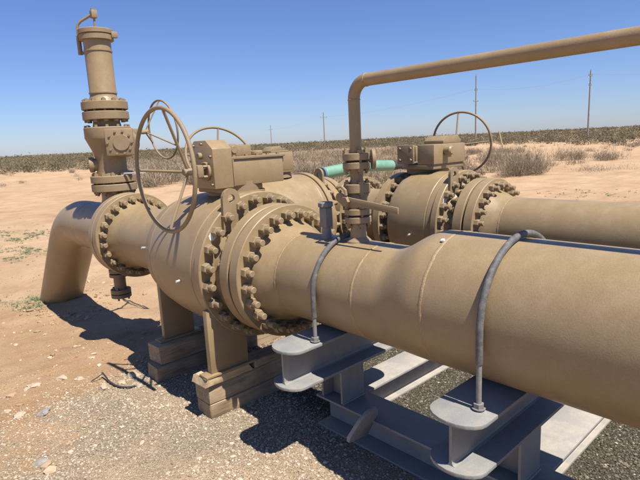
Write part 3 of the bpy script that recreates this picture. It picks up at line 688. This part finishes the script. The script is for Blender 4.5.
# ------------------------------------------------------------------ timbers
def timber(lo, hi, mat, label, rot=0, tilt=0, rag=.0, grp='timber blocks under the nearest valve'):
    c = Vector(((lo[0]+hi[0])/2, (lo[1]+hi[1])/2, (lo[2]+hi[2])/2)); h = [(hi[i]-lo[i])/2 for i in range(3)]
    bm = bmesh.new(); bmesh.ops.create_cube(bm, size=2)
    for v in bm.verts: v.co = Vector((v.co.x*h[0], v.co.y*h[1], v.co.z*h[2]))
    bmesh.ops.subdivide_edges(bm, edges=[e for e in bm.edges if abs(e.verts[0].co.x-e.verts[1].co.x) > .1], cuts=9)
    bmesh.ops.bevel(bm, geom=[e for e in bm.edges if e.is_valid and e.calc_face_angle(0) > .5], offset=.006, segments=1, affect='EDGES')
    rr = random.Random(label)
    for v in bm.verts:
        v.co.y += .004*math.sin(v.co.x*7+rr.random()); v.co.z += rr.uniform(-.002, .002)
        if abs(v.co.x) > h[0]-.02 and rag: v.co.x += rr.uniform(-rag, rag)
    M = Matrix.Rotation(R(rot), 4, 'Z') @ Matrix.Rotation(R(tilt), 4, 'Y')
    m = MB().add([c+(M @ v.co) for v in bm.verts], [[q.index for q in f.verts] for f in bm.faces] if bm.verts.index_update() is None else []); bm.free()
    single('timber_block', m, mat, label, 'timber', grp, ang=40)
timber((1.478, 2.705, -1.705), (2.75, 2.87, -1.597), WOOD, 'bottom timber of the front stack on the gravel under the nearest valve leg', -.5, 0, .004)
timber((1.475, 2.715, -1.596), (2.72, 2.88, -1.468), WOOD, 'upper timber of the front stack, its end set back above the bottom one', .5, 0, .004)
timber((1.445, 2.69, -1.467), (1.80, 2.84, -1.4125), WOOD2, 'thin pale split board wedged on top of the front timber stack', 2.0, 1.2, .02)
timber((1.83, 2.70, -1.467), (2.5, 2.84, -1.4115), WOOD, 'thin shaded board lying on the front timber stack beneath the valve foot', 0, 0, .01)
timber((1.49, 3.48, -1.725), (2.66, 3.66, -1.588), WOOD, 'bottom timber of the rear stack on the dirt behind the first stack', 1.0, 0, .01)
timber((1.53, 3.50, -1.587), (2.64, 3.68, -1.4415), WOOD, 'upper timber of the rear stack holding the back valve leg', .5, 0, .01)

# ------------------------------------------------------------------ far line
XF = 4.10; ZF = -.79
v2 = ball_valve(XF, -.20, ZF, 'ball valve behind the riser with a square gearbox and a handwheel on its right', 'tan ball valves on the pipe runs', back='short', phase=(3, 3, 6))
face_patch(v2, XF, ZF, 2.4985, .385, .455, 40, 60, 5)
part('mounting_drum', MB().lathe([(0, .20), (.045, .20), (.045, .24), (.09, .24)], (4.22, 3.0, -.345), (0, 0, 1), 40), TAN2, v2)
g2 = part('gearbox', MB().box((3.96, 2.745, -.255), (4.475, 2.93, -.074), .008), TAN, v2)
part('lower_housing', MB().box((3.97, 2.76, -.30), (4.47, 3.05, -.255), .006), TAN2, g2)
part('dome_cap', MB().prism([(-.19, 0), (-.19, .03), (-.13, .075), (.06, .075), (.11, .03), (.11, 0)], (4.38, 2.80, -.074), (1, 0, 0), (0, 0, 1), (0, .22, 0), .006), TAN2, g2)
part('end_plate', MB().box((3.935, 2.925, -.225), (4.40, 3.11, -.085), .006), TAN2, g2)
ep = part('end_cover', MB().box((3.91, 2.94, -.245), (3.935, 3.125, -.07), .005), TAN2, g2)
for yy in (2.97, 3.095):
    for zz in (-.21, -.105): part('cover_bolt', MB().cyl((3.892, yy, zz), (3.91, yy, zz), .016, 6), TAN2, g2)
part('stop_knob', MB().cyl((4.14, 2.67, -.135), (4.14, 2.745, -.135), .042, 20, bev=.012).box((4.10, 2.715, -.15), (4.24, 2.745, -.12), .008), TAN, g2)
part('shaft_boss', MB().cyl((4.475, 2.93, -.13), (4.62, 2.95, -.12), .035, 18, bev=.006).cyl((4.6, 2.95, -.12), (4.72, 3.0, -.11), .018, 12), TAN, g2)
handwheel(v2, (4.86, 3.025, -.085), (4.71, 3.0, -.105), .318, .0118, (0, 92, 180, 272), ref=(0, -1, 0))

# cross-over valve: same valve turned a quarter turn, its axis running from the near line to the far line
ZM = -.79
v3 = ball_valve(1.96, 0, ZM, 'middle ball valve lying across between the two pipes, half hidden behind the nearest valve', 'tan ball valves on the pipe runs', back='none', phase=(6, 7, 6))
part('mating_flange', flange(2.405, 2.485, .410, 1.96, ZM), TAN, v3)
studs(v3, 1.96, ZM, .355, 2.405, 2.59, 24, 5, True)
part('branch_pipe', MB().lathe([(3.79, .266), (4.20, .262)], (1.96, 0, ZM), (0, 1, 0), 64, cap=(False, False)), TAN, v3)
part('mounting_drum', MB().lathe([(0, .17), (.06, .16)], (1.96, 3.08, -.335), (0, 0, 1), 32), TAN2, v3)
g3 = part('gearbox', MB().box((1.78, 2.985, -.28), (2.10, 3.26, -.082), .006), TAN, v3)
part('lid', MB().box((1.80, 3.02, -.082), (2.05, 3.24, -.065), .004), TAN2, g3)
part('dome_cap', MB().prism([(-.09, 0), (-.05, .04), (.04, .04), (.08, 0)], (1.85, 3.13, -.065), (0, 1, 0), (0, 0, 1), (.14, 0, 0), .006), TAN2, g3)
part('end_knob', MB().cyl((1.90, 2.985, -.16), (1.90, 2.90, -.16), .026, 16, bev=.008), TAN, g3)
part('bevel_head', MB().cyl((1.93, 3.26, -.16), (1.93, 3.80, -.165), .03, 16).box((1.87, 3.78, -.21), (1.99, 3.90, -.12), .015), TAN2, g3)
handwheel(v3, (1.80, 3.80, -.105), (1.88, 3.79, -.150), .318, .0115, (75, 165, 255, 345), ref=(0, -1, 0))
v3.location = (6.315-3.2, 2.19+1.96, v3.location.z); v3.rotation_euler = (0, 0, math.pi/2)
def down_elbow(X, y0, zc, Rr, par):
    pts = [(X, y0, zc), (X, y0+.02, zc)]
    for i in range(0, 13): a = R(90*i/12); pts.append((X, y0+.02+Rr*math.sin(a), zc-Rr*(1-math.cos(a))))
    pts += [(X, y0+.02+Rr, -1.5), (X, y0+.02+Rr, -2.3)]
    part('elbow', MB().tube(pts, .254, 64, cap=False), TAN, par)
p5 = root('elbow_pipe', (XF, 4.9, -1.9), 'tan pipe and elbow between the middle valve and the valve with the square gearbox', 'pipe')
part('weld_neck_flange', flange(3.825, 3.91, .40, XF, ZF), TAN, p5)
part('spool', MB().lathe([(3.91, .31), (3.97, .27), (4.02, .256), (4.50, .254)], (XF, 0, ZF), (0, 1, 0), 80), TAN, p5)
down_elbow(XF, 4.50, ZF, .40, p5)

p3 = root('pipe_run', (XF, .5, -1.03), 'far tan pipe running to the right edge behind the foreground pipe', 'pipe')
part('weld_neck_flange', flange(2.205, 2.285, .410, XF, ZF), TAN, p3)
part('flange_hub', MB().lathe([(2.06, .254), (2.07, .256), (2.11, .268), (2.16, .295), (2.205, .315)], (XF, 0, ZF), (0, 1, 0), 96), TAN, p3)
part('pipe', MB().lathe([(-9, .254), (2.06, .254)], (XF, 0, ZF), (0, 1, 0), 128), TAN, p3)
wb = ring_weld(2.06, .254, ZF, 9); wb.v = [(x+XF-XN, y, z) for x, y, z in wb.v]
part('weld_bead', wb, WELD, p3, ang=180)
studs(p3, XF, ZF, .355, 2.205, 2.39, 24, 3, True)
# pipe stands under the far line
def stand(y, label):
    t = root('pipe_stand', (XF, y, -1.70), label, 'pipe stand', None)
    z = -1.49 if abs(y) < 1.6 else -1.75
    part('post', MB().box((XF-.05, y-.05, z), (XF+.05, y+.05, -1.10), .004), GREY, t)
    part('saddle_plate', MB().box((XF-.2, y-.08, -1.10), (XF+.2, y+.08, ZF-.2545), .004), GREY, t)
stand(.9, 'grey stand under the far pipe, farther one'); stand(-1.0, 'grey stand under the far pipe, nearer one')
timber((3.55, 2.42, -1.705), (4.65, 2.62, -1.412), WOOD, 'single thick timber under the front leg of the valve with the square gearbox', grp='timber blocks under the far valves')
timber((3.62, 3.30, -1.73), (4.6, 3.50, -1.443), WOOD, 'single thick timber under the rear leg of the valve with the square gearbox', grp='timber blocks under the far valves')
timber((3.09, 4.05, -1.93), (4.09, 4.25, -1.412), WOOD, 'thick timber under the front leg of the middle valve', rot=90, grp='timber blocks under the far valves')
timber((2.30, 4.05, -1.93), (3.13, 4.25, -1.443), WOOD, 'thick timber under the rear leg of the middle valve', rot=90, grp='timber blocks under the far valves')

# ------------------------------------------------------------------ green pipe beyond
gp = root('green_pipe', (6.3, 5.5, -1.9), 'pale green coated pipe with a black coupling behind the riser', 'pipe')
ga, gbb = Vector((5.15, 5.5, -.435)), Vector((6.72, 5.5, -.445))
gmid = Vector((5.95, 5.5, -.405))
part('pipe', MB().tube([ga+Vector((0, 0, -.025)), ga.lerp(gmid, .5)+Vector((0, 0, -.010)), gmid-Vector((.12, 0, .012)), gmid, gmid+Vector((.12, 0, -.006)), gmid.lerp(gbb, .5), gbb], .088, 40), GREEN, gp)
part('end_rim', MB().cyl(ga+Vector((-.012, 0, -.0255)), ga+Vector((.02, 0, -.0245)), .0905, 40), TEAL, gp)
part('coupling', MB().cyl(gbb-Vector((.02, 0, 0)), gbb+Vector((.34, 0, -.01)), .083, 28, r2=.060).cyl(gbb+Vector((.30, 0, -.01)), gbb+Vector((.48, 0, -.02)), .075, 28), BLACK, gp)
part('tail_pipe', MB().cyl(gbb+Vector((.48, 0, -.02)), gbb+Vector((1.7, 0, -.05)), .085, 28), TEAL, gp)
for x in (5.75, 7.6):
    part('support_post', MB().box((x-.04, 5.46, -2.1), (x+.04, 5.54, -.53), .004), GREY, gp)

# ------------------------------------------------------------------ utility poles
def P2(px, py, dist):
    d = cf+(px-320)/515*cr-(py-240)/515*cu; return d*(dist/math.hypot(d.x, d.y))
poles = []
def pole(px, py_top, dist, lean, arms, label):
    p = P2(px, 150, dist); top = P2(px, py_top, dist); gz_ = float(ground_z(p.x, p.y))
    t = root('utility_pole', (p.x, p.y, gz_), label, 'utility pole', 'wooden power line poles along the horizon')
    r = .17 if dist < 150 else .22
    tp = Vector((p.x, p.y, top.z))
    part('pole', MB().cyl((p.x, p.y, gz_-.3), tp, r, 10, r2=r*.7), POLEW, t)
    la = Vector((cr.x, cr.y, 0)).normalized(); la = (la+Vector((cf.x, cf.y, 0)).normalized()*.9).normalized()
    for dz, hl in arms:
        c = tp-Vector((0, 0, dz)); 
        part('crossarm', MB().tube([c-la*hl-Vector((0, 0, 0)), c+la*hl], .075, 6), POLEW, t)
        for s in (-1, 1):
            e = c+la*(hl-.1)*s; part('insulator', MB().cyl(e, e+Vector((0, 0, .28)), .07, 8), GREY, t)
    if arms: part('insulator', MB().cyl(tp, tp+Vector((0, 0, .3)), .06, 8), GREY, t)
    poles.append((tp, la, arms)); return t
pole(587, 71, 112, 0, [(.9, .8), (2.6, .55)], 'tallest wooden utility pole at the right, standing alone near the dirt road')
pole(475.5, 76, 118, 0, [(2.9, .5), (5.2, .9)], 'wooden utility pole rising behind the right handwheel')
pole(325, 112.5, 190, 0, [(1.7, 1.6)], 'distant utility pole left of the riser, with one crossarm')
pole(272, 125.5, 285, 0, [(2.2, 1.4)], 'smallest and farthest utility pole above the long gearbox')

for k_ in (-1, 1):
    wpts = []
    seq = [poles[3], poles[2], poles[1], poles[0]]
    pp = []
    for tp, la, arms in seq:
        dz, hl = arms[0]; pp.append(tp-Vector((0, 0, dz-.3))+la*(hl-.1)*k_)
    pp.append(pp[-1]+(pp[-1]-pp[-2])*1.2); pp[-1].z = pp[-2].z
    for p_, q_ in zip(pp[:-1], pp[1:]):
        for i in range(12):
            t_ = i/12; w_ = p_.lerp(q_, t_); w_.z -= 4*1.1*t_*(1-t_); wpts.append(w_)
    wpts.append(pp[-1])
    o = single('power_line', MB().tube(wpts, .006, 4), GALV, 'thin sagging wire on the '+('left' if k_ < 0 else 'right')+' ends of the utility pole crossarms', 'power line', 'wires of the power line')
# leaning marker post
m0 = P2(504, 142, 60); m0.z = float(ground_z(m0.x, m0.y)); m1 = P2(499, 131, 60)
single('marker_post', MB().cyl(m0-Vector((0, 0, .1)), m1, .07, 8), paint('faded_yellow', (.5, .42, .2), (.45, .38, .2), (.5, .45, .3)), 'thin faded yellow post leaning in the dry brush beside the right handwheel', 'marker post', origin=m0)
m0 = P2(461, 152, 40); m0.z = float(ground_z(m0.x, m0.y))

# ------------------------------------------------------------------ stones
def ico():
    bm = bmesh.new(); bmesh.ops.create_icosphere(bm, subdivisions=1, radius=1); bm.verts.ensure_lookup_table()
    v = np.array([q.co[:] for q in bm.verts]); f = np.array([[q.index for q in g.verts] for g in bm.faces]); bm.free(); return v, f
IV, IF = ico()
def stones(name, xy, size, rnd, mat, label, flat=.6, sink=.25):
    n = len(xy); nv = len(IV)
    base = IV[None]*(1+rng.uniform(-.32, .32, (n, nv, 1)))
    sc = size[:, None, None]*rng.uniform(.6, 1.25, (n, 1, 3)); sc[:, :, 2] *= flat
    v = base*sc; a = rng.uniform(0, 6.28, n); c, s = np.cos(a), np.sin(a)
    x = v[..., 0]*c[:, None]-v[..., 1]*s[:, None]; y = v[..., 0]*s[:, None]+v[..., 1]*c[:, None]
    z = ground_z(xy[:, 0], xy[:, 1])+size*flat*(1-sink*2)*.6
    Vv = np.stack([x+xy[:, :1], y+xy[:, 1:2], v[..., 2]+z[:, None]], -1).reshape(-1, 3)
    Ff = (IF[None]+(np.arange(n)*nv)[:, None, None]).reshape(-1, 3)
    return np_obj(name, Vv, Ff, mat, 'stuff', label, attrs={'rnd': np.repeat(rnd, nv)}, smooth=False)
def in_view(x, y, m=60):
    P = np.stack([x, y, ground_z(x, y)], -1); zf = P@np.array(cf); u = 320+515*(P@np.array(cr))/np.maximum(zf, .05); v = 240-515*(P@np.array(cu))/np.maximum(zf, .05)
    return (zf > .2) & (u > -m) & (u < 640+m) & (v < 480+m)
n = 420000
x = rng.uniform(-1.2, 6.2, n); y = rng.uniform(-.8, 4.6, n)
k = in_view(x, y) & (rng.random(n) < np.clip(pad_w(x, y)*1.05+.3*(vnoise(x, y, 4., 11)-.5), 0.0, 1)*np.clip(.1+1.2*vnoise(x, y, 2.3, 12), 0, 1)); x, y = x[k], y[k]
sz = np.exp(rng.normal(math.log(.0052), .36, len(x))); sz = np.clip(sz, .0028, .014)
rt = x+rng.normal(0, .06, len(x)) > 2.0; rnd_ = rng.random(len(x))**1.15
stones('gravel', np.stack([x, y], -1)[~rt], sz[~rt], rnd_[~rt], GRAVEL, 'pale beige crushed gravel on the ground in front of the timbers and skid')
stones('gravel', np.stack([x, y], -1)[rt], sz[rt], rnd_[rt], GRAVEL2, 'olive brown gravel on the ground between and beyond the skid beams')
print('gravel stones', len(x))
n = 9000
x = rng.uniform(-1, 7, n)**1; y = rng.uniform(2.8, 12, n); k = in_view(x, y) & (rng.random(n) < vnoise(x, y, 1.4, 21)**3*1.1); x, y = x[k], y[k]
sz = np.clip(np.exp(rng.normal(math.log(.009), .55, len(x))), .003, .04)
PEB = plain('pebble', None, .9, 'rnd', [(0, (.30, .20, .12)), (.7, (.48, .34, .22)), (.95, (.56, .44, .31)), (1, (.66, .58, .47))])
stones('pebbles', np.stack([x, y], -1), sz, rng.random(len(x)), PEB, 'small pale pebbles scattered over the sandy ground')

an = rng.uniform(0, 6.283, 260); rd = rng.uniform(.27, .62, 260)
stones('soil_clods', np.stack([1.96+np.cos(an)*rd, 6.95+np.sin(an)*rd*1.35], -1), np.clip(np.exp(rng.normal(math.log(.014), .5, 260)), .005, .045), rng.random(260)*.6, PEB, 'loose clods of earth banked round the foot of the bending pipe')
# rocks big enough to pick out
def rock(px, py, size, mat, label, grp=None, flat=.5):
    d = cf+(px-320)/515*cr-(py-240)/515*cu; t_ = 1.0
    for _ in range(60):
        p = d*t_; g = float(ground_z(p.x, p.y)); t_ *= (g/p.z)
    p = d*t_; bm = bmesh.new(); bmesh.ops.create_icosphere(bm, subdivisions=3, radius=1)
    rr = random.Random(label); off = Vector((rr.uniform(0, 50),)*3); from mathutils import noise as mn
    ax = Vector((rr.uniform(.8, 1.3), rr.uniform(.6, 1), flat)); az = rr.uniform(0, 6.28); rz = Matrix.Rotation(az, 3, 'Z')
    pl = [Vector((rr.gauss(0, 1), rr.gauss(0, 1), rr.gauss(0, .6))).normalized() for _ in range(9)]
    vs = []
    for v in bm.verts:
        c = v.co.copy()
        for q_ in pl:
            e = c.dot(q_)-.72
            if e > 0: c -= q_*e
        c *= 1+.22*mn.noise(c*1.7+off)+.1*mn.noise(c*5+off)
        c = rz @ Vector((c.x*ax.x, c.y*ax.y, c.z*ax.z)); vs.append(c*size+p+Vector((0, 0, size*flat*.25)))
    bm.verts.index_update(); m = MB().add(vs, [[q_.index for q_ in f.verts] for f in bm.faces]); bm.free()
    single('rock', m, mat, label, 'rock', grp, ang=28)
rock(42, 463, .042, GREYROCK, 'smooth grey rock near the bottom left corner', None, .45)
rock(19, 416, .055, CALICHE, 'flat pale rock at the left edge, left of a cluster of stones', 'pale caliche rocks in the dirt', .35)
rock(9, 412, .028, CALICHE, 'small pale stone at the far left edge of the picture', 'pale caliche rocks in the dirt', .5)
rock(45, 413, .055, GREYROCK, 'weathered grey slab between the pale rocks at lower left', 'pale caliche rocks in the dirt', .3)
rock(62, 379, .05, CALICHE, 'white angular rock just left of the black hose end', 'pale caliche rocks in the dirt', .45)
rock(104, 389, .045, CALICHE, 'pale cubic rock beside the black hose on the dirt', 'pale caliche rocks in the dirt', .6)
rock(34, 386, .06, CALICHE, 'broad crumbly pale rock in the reddish dirt, left of the hose', 'pale caliche rocks in the dirt', .25)
rock(27, 390, .03, CALICHE, 'little pale stone touching the broad crumbly rock', 'pale caliche rocks in the dirt', .5)
rock(80, 379, .035, CALICHE, 'pale stone between the white angular rock and the hose', 'pale caliche rocks in the dirt', .4)
rock(75, 347, .035, CALICHE, 'pale stone just below the tip of the elbow shadow', 'pale caliche rocks in the dirt', .4)
rock(92, 358, .03, CALICHE, 'small pale stone near the edge of the valve shadow', 'pale caliche rocks in the dirt', .4)
rock(133, 376, .05, CALICHE, 'pale broken rock by the end of the rear timber stack', 'pale caliche rocks in the dirt', .5)
rock(122, 383, .035, CALICHE, 'small rock right of the black hose', 'pale caliche rocks in the dirt', .5)
rock(140, 386, .03, CALICHE, 'flat chip of rock between hose and rear timbers', 'pale caliche rocks in the dirt', .4)
rock(16, 345, .03, CALICHE, 'lone pale stone on smooth sand at the left', 'pale caliche rocks in the dirt', .4)
rock(142, 443, .022, CALICHE, 'small white stone standing out of the gravel in the lower left foreground', 'pale caliche rocks in the dirt', .6)

# black hose scraps on the dirt
def gpt(px, py, up=0):
    d = cf+(px-320)/515*cr-(py-240)/515*cu; t_ = 1.0
    for _ in range(60):
        p = d*t_; t_ *= float(ground_z(p.x, p.y))/p.z
    p = d*t_; p.z += up; return p
def smooth(pts, k=6):
    out = []; P_ = [pts[0]]+pts+[pts[-1]]
    for i in range(1, len(P_)-2):
        for j in range(k):
            t_ = j/k; a, b, c, d = P_[i-1], P_[i], P_[i+1], P_[i+2]
            out.append(.5*((2*b)+(c-a)*t_+(2*a-5*b+4*c-d)*t_*t_+(3*b-a-3*c+d)*t_**3))
    out.append(pts[-1]); return out
single('black_hose', MB().tube(smooth([gpt(103, 378, .045), gpt(106, 380, .03), gpt(110, 384, .02), gpt(118, 388, .015), gpt(128, 389, .015), gpt(136, 387, .01)]), .0065, 8), BLACK, 'bent scrap of black hose lying in the dirt left of the timbers', 'hose')
single('twig', MB().tube(smooth([gpt(91, 383, .012), gpt(98, 381, .03), gpt(104, 379, .05)]), .0045, 6), BLACK, 'short dark twig left of the black hose', 'twig')

# ------------------------------------------------------------------ vegetation
def blades(cx, cy, cz, rad, hgt, n, wid, spread=1.0, tuft=False):
    """crooked twigs filling the dome of each shrub, as thin triangles (arrays)"""
    m = len(cx); a = rng.uniform(0, 6.283, (m, n)); e = rng.random((m, n))**.55
    lob = 1+.30*np.sin(a*3+rng.uniform(0, 6, (m, 1)))+.15*np.sin(a*7+rng.uniform(0, 6, (m, 1)))
    rr = rad[:, None]*e*spread*lob; top = hgt[:, None]*np.sqrt(np.clip(1-(e*.9)**2, 0, 1))*(.8+.35*np.sin(a*4+rng.uniform(0, 6, (m, 1))))
    if tuft: f0 = np.zeros((m, n)); ln = top*rng.uniform(.5, 1, (m, n))
    else: f0 = rng.random((m, n))**.75*.85; ln = hgt[:, None]*rng.uniform(.12, .34, (m, n))
    k0 = .35+.65*f0
    bx = cx[:, None]+rr*np.cos(a)*k0; by = cy[:, None]+rr*np.sin(a)*k0; bz = np.broadcast_to(cz[:, None], (m, n))+top*f0
    a2 = a+rng.normal(0, .9, (m, n)); el = np.clip(rng.normal(.85, .45, (m, n)), -.2, 1.5)
    tx = bx+ln*np.cos(a2)*np.cos(el); ty = by+ln*np.sin(a2)*np.cos(el); tz = bz+ln*np.sin(el)
    w0 = wid*rng.uniform(.5, 1.3, (m, n)); wa = rng.uniform(0, 6.28, (m, n)); wx, wy = np.cos(wa)*w0, np.sin(wa)*w0
    V = np.stack([np.stack([bx-wx, by-wy, bz], -1), np.stack([bx+wx, by+wy, bz], -1), np.stack([tx+wx*.3, ty+wy*.3, tz], -1)], 2)
    return V.reshape(-1, 3), m*n
def leafcloud(cx, cy, cz, rad, hgt, n, size):
    m = len(cx); d = rng.normal(size=(m, n, 3)); d /= np.linalg.norm(d, axis=-1, keepdims=True); d[..., 2] = np.abs(d[..., 2])
    rr = rng.uniform(.35, 1.0, (m, n, 1))**.6*(1+.35*np.sin(d[..., :1]*5+rng.uniform(0, 6, (m, 1, 1)))*np.cos(d[..., 1:2]*4+rng.uniform(0, 6, (m, 1, 1))))
    p = d*rr; p[..., 0] *= rad[:, None]; p[..., 1] *= rad[:, None]; p[..., 2] *= hgt[:, None]
    p += np.stack([cx, cy, cz], -1)[:, None]
    t1 = rng.normal(size=(m, n, 3)); t2 = rng.normal(size=(m, n, 3)); s = size[:, None, None] if np.ndim(size) else size
    V = np.stack([p+t1*s*.6, p+t2*s*.6, p-(t1+t2)*s*.4], 2); return V.reshape(-1, 3), m*n
def tri_obj(name, Vs, rn, mat, kind, label, cat=None):
    V = np.concatenate(Vs); F = np.arange(len(V)).reshape(-1, 3)
    return np_obj(name, V, F, mat, kind, label, cat, attrs={'rnd': np.repeat(np.concatenate(rn), 3)}, smooth=False)
fdir = math.atan2(cf.x, cf.y)
def polar(az_deg, d):    # az relative to the view direction, positive right
    a = fdir+np.radians(az_deg); return np.sin(a)*d, np.cos(a)*d
Vs, rn = [], []
def band(n, d0, d1, amin, amax, hmin, hmax, nl, ls, keep=None):
    d = np.sqrt(rng.uniform(d0*d0, d1*d1, n)); az = rng.uniform(amin, amax, n); x, y = polar(az, d)
    if keep is not None: k = keep(x, y, az, d); x, y, d, az = x[k], y[k], d[k], az[k]
    h = rng.uniform(hmin, hmax, len(x))*(.75+.5*vnoise(x, y, .03, 31)); r = h*rng.uniform(.6, 1.1, len(x))
    v, c = leafcloud(x, y, ground_z(x, y)-.1, r, h, nl, ls); Vs.append(v)
    rn.append(np.clip(np.repeat(rng.normal(.5, .17, len(x))+.5*(vnoise(x, y, .025, 33)-.5), nl)+rng.normal(0, .10, c), 0, 1))
edge = lambda x, y, az, d: d > 84+14*np.sin(az*.11+1)+10*np.sin(az*.37)-np.where(az < -12, 14, 0)
band(1500, 66, 150, -48, 48, .7, 2.0, 230, .085, edge)
band(2400, 130, 300, -48, 48, 1.0, 2.2, 80, .19)
band(3600, 280, 900, -50, 50, 1.5, 2.7, 26, .5)
band(2600, 850, 2600, -50, 50, 2.4, 4.2, 14, 1.4)
tri_obj('brushland', Vs, rn, BRUSH, 'stuff', 'olive desert brush filling the plain up to the horizon')

# middle distance: dry grey brush seen behind the valves
Vs, rn = [], []
def dry(n, d0, d1, a0, a1, hm, nb, dens=.42, wid=.007):
    d = np.sqrt(rng.uniform(d0*d0, d1*d1, n)); az = rng.uniform(a0, a1, n); x, y = polar(az, d)
    k = vnoise(x, y, .16, 41) > 1-dens-.12; x, y = x[k], y[k]
    h = rng.uniform(.55, 1.0, len(x))*hm; r = h*rng.uniform(.7, 1.2, len(x))
    v, c = blades(x, y, ground_z(x, y)-.02, r, h, nb, wid); Vs.append(v); rn.append(np.clip(np.repeat(rng.normal(.45, .2, len(x)), nb)+rng.normal(0, .15, c), 0, 1))
dry(460, 21, 46, -10, 8, 1.15, 620, .50, .009)
dry(560, 40, 84, -20.5, 10, 1.2, 340, .54, .016)
dry(170, 28, 60, -19.5, -10, 1.15, 700, .55, .012)
dry(120, 24, 60, 8, 22, 1.0, 600, .34, .011)
dry(90, 30, 80, 20, 38, .7, 260, .25, .012)
dry(50, 40, 80, -40, -19, .6, 220, .25, .012)
tri_obj('dry_brush', Vs, rn, TWIG, 'stuff', 'mass of bare grey brown brush in the middle distance behind the valves')
# shrubs one can tell apart
def shrub(px, py, rad, h, nb, label, mat=TWIG, wid=.006, grp='single dry shrubs on the right'):
    p = gpt(px, py); rr = rad
    k = 7; ox = rng.normal(0, rad*.45, k); oy = rng.normal(0, rad*.45, k)
    v, c = blades(p.x+ox, p.y+oy, ground_z(p.x+ox, p.y+oy)-.02, rng.uniform(.5, .8, k)*rad, rng.uniform(.6, 1, k)*h, nb//k, wid)
    o = bpy.data.objects.new('dry_shrub', np_mesh('dry_shrub', v-np.array([p.x, p.y, p.z]), np.arange(len(v)).reshape(-1, 3), mat, {'rnd': np.repeat(np.clip(rng.normal(.45, .22, c), 0, 1), 3)}, False))
    COL.objects.link(o); o.location = p; o['label'] = label; o['category'] = 'shrub'; o['group'] = grp; ROOTS.append(o)
shrub(511, 175, 1.25, 1.45, 9000, 'largest bare grey shrub, right of the far handwheel')
shrub(541, 168, .35, 1.0, 1400, 'thin upright dry shrub right of the largest one')
shrub(566, 160, 1.35, 1.25, 4200, 'rounded dry shrub on the sand at middle right')
shrub(606, 160, 1.2, 1.0, 2600, 'sparse low dry shrub near the right edge')
shrub(598, 171, 1.3, .45, 1600, 'flat spreading dry shrub in front of the others at right')
shrub(494, 166, 1.1, 1.3, 5200, 'dry shrub seen through the far handwheel')
shrub(73, 173, .4, .8, 1200, 'small dark shrub standing alone by the dirt road at left', grp='single dry shrubs at left')
shrub(82, 170, .8, .7, 1500, 'low brown shrub just left of the stack flanges', grp='single dry shrubs at left')
# green weeds on the sand
Vs, rn = [], []
def weeds(px, py, spread, n, h, nb=26):
    p = gpt(px, py); x = p.x+rng.normal(0, spread, n); y = p.y+rng.normal(0, spread, n)
    k = vnoise(x, y, 2.2, 51) > .38; x, y = x[k], y[k]
    v, c = blades(x, y, ground_z(x, y)-.01, rng.uniform(.04, .11, len(x)), rng.uniform(.5, 1, len(x))*h, nb, .006, spread=1.2, tuft=True); Vs.append(v); rn.append(np.clip(np.repeat(rng.normal(.5, .22, len(x)), nb)+rng.normal(0, .1, c), 0, 1))
weeds(8, 258, .55, 170, .07); weeds(20, 240, .6, 150, .06); weeds(6, 232, .5, 40, .06); weeds(42, 250, .35, 50, .08); weeds(12, 303, .22, 50, .07); weeds(40, 304, .10, 40, .10); weeds(12, 247, .8, 260, .06, 40); weeds(25, 252, .5, 120, .07, 40); weeds(5, 235, .7, 160, .06, 40); weeds(8, 228, .8, 30, .05)
weeds(38, 300, .10, 50, .12); weeds(84, 303, .10, 12, .06); weeds(88, 292, .3, 14, .05); weeds(610, 195, .8, 110, .08); weeds(560, 193, .6, 40, .07); weeds(85, 300, .1, 8, .05); weeds(28, 400, .08, 6, .03)
tri_obj('weeds', Vs, rn, WEED, 'stuff', 'low grey green weeds in patches on the sand')

# ------------------------------------------------------------------ lift everything so that the skid stands at about z = 0
for o in ROOTS: o.location.z += GZ
S.cycles.max_bounces = 6; S.cycles.diffuse_bounces = 1
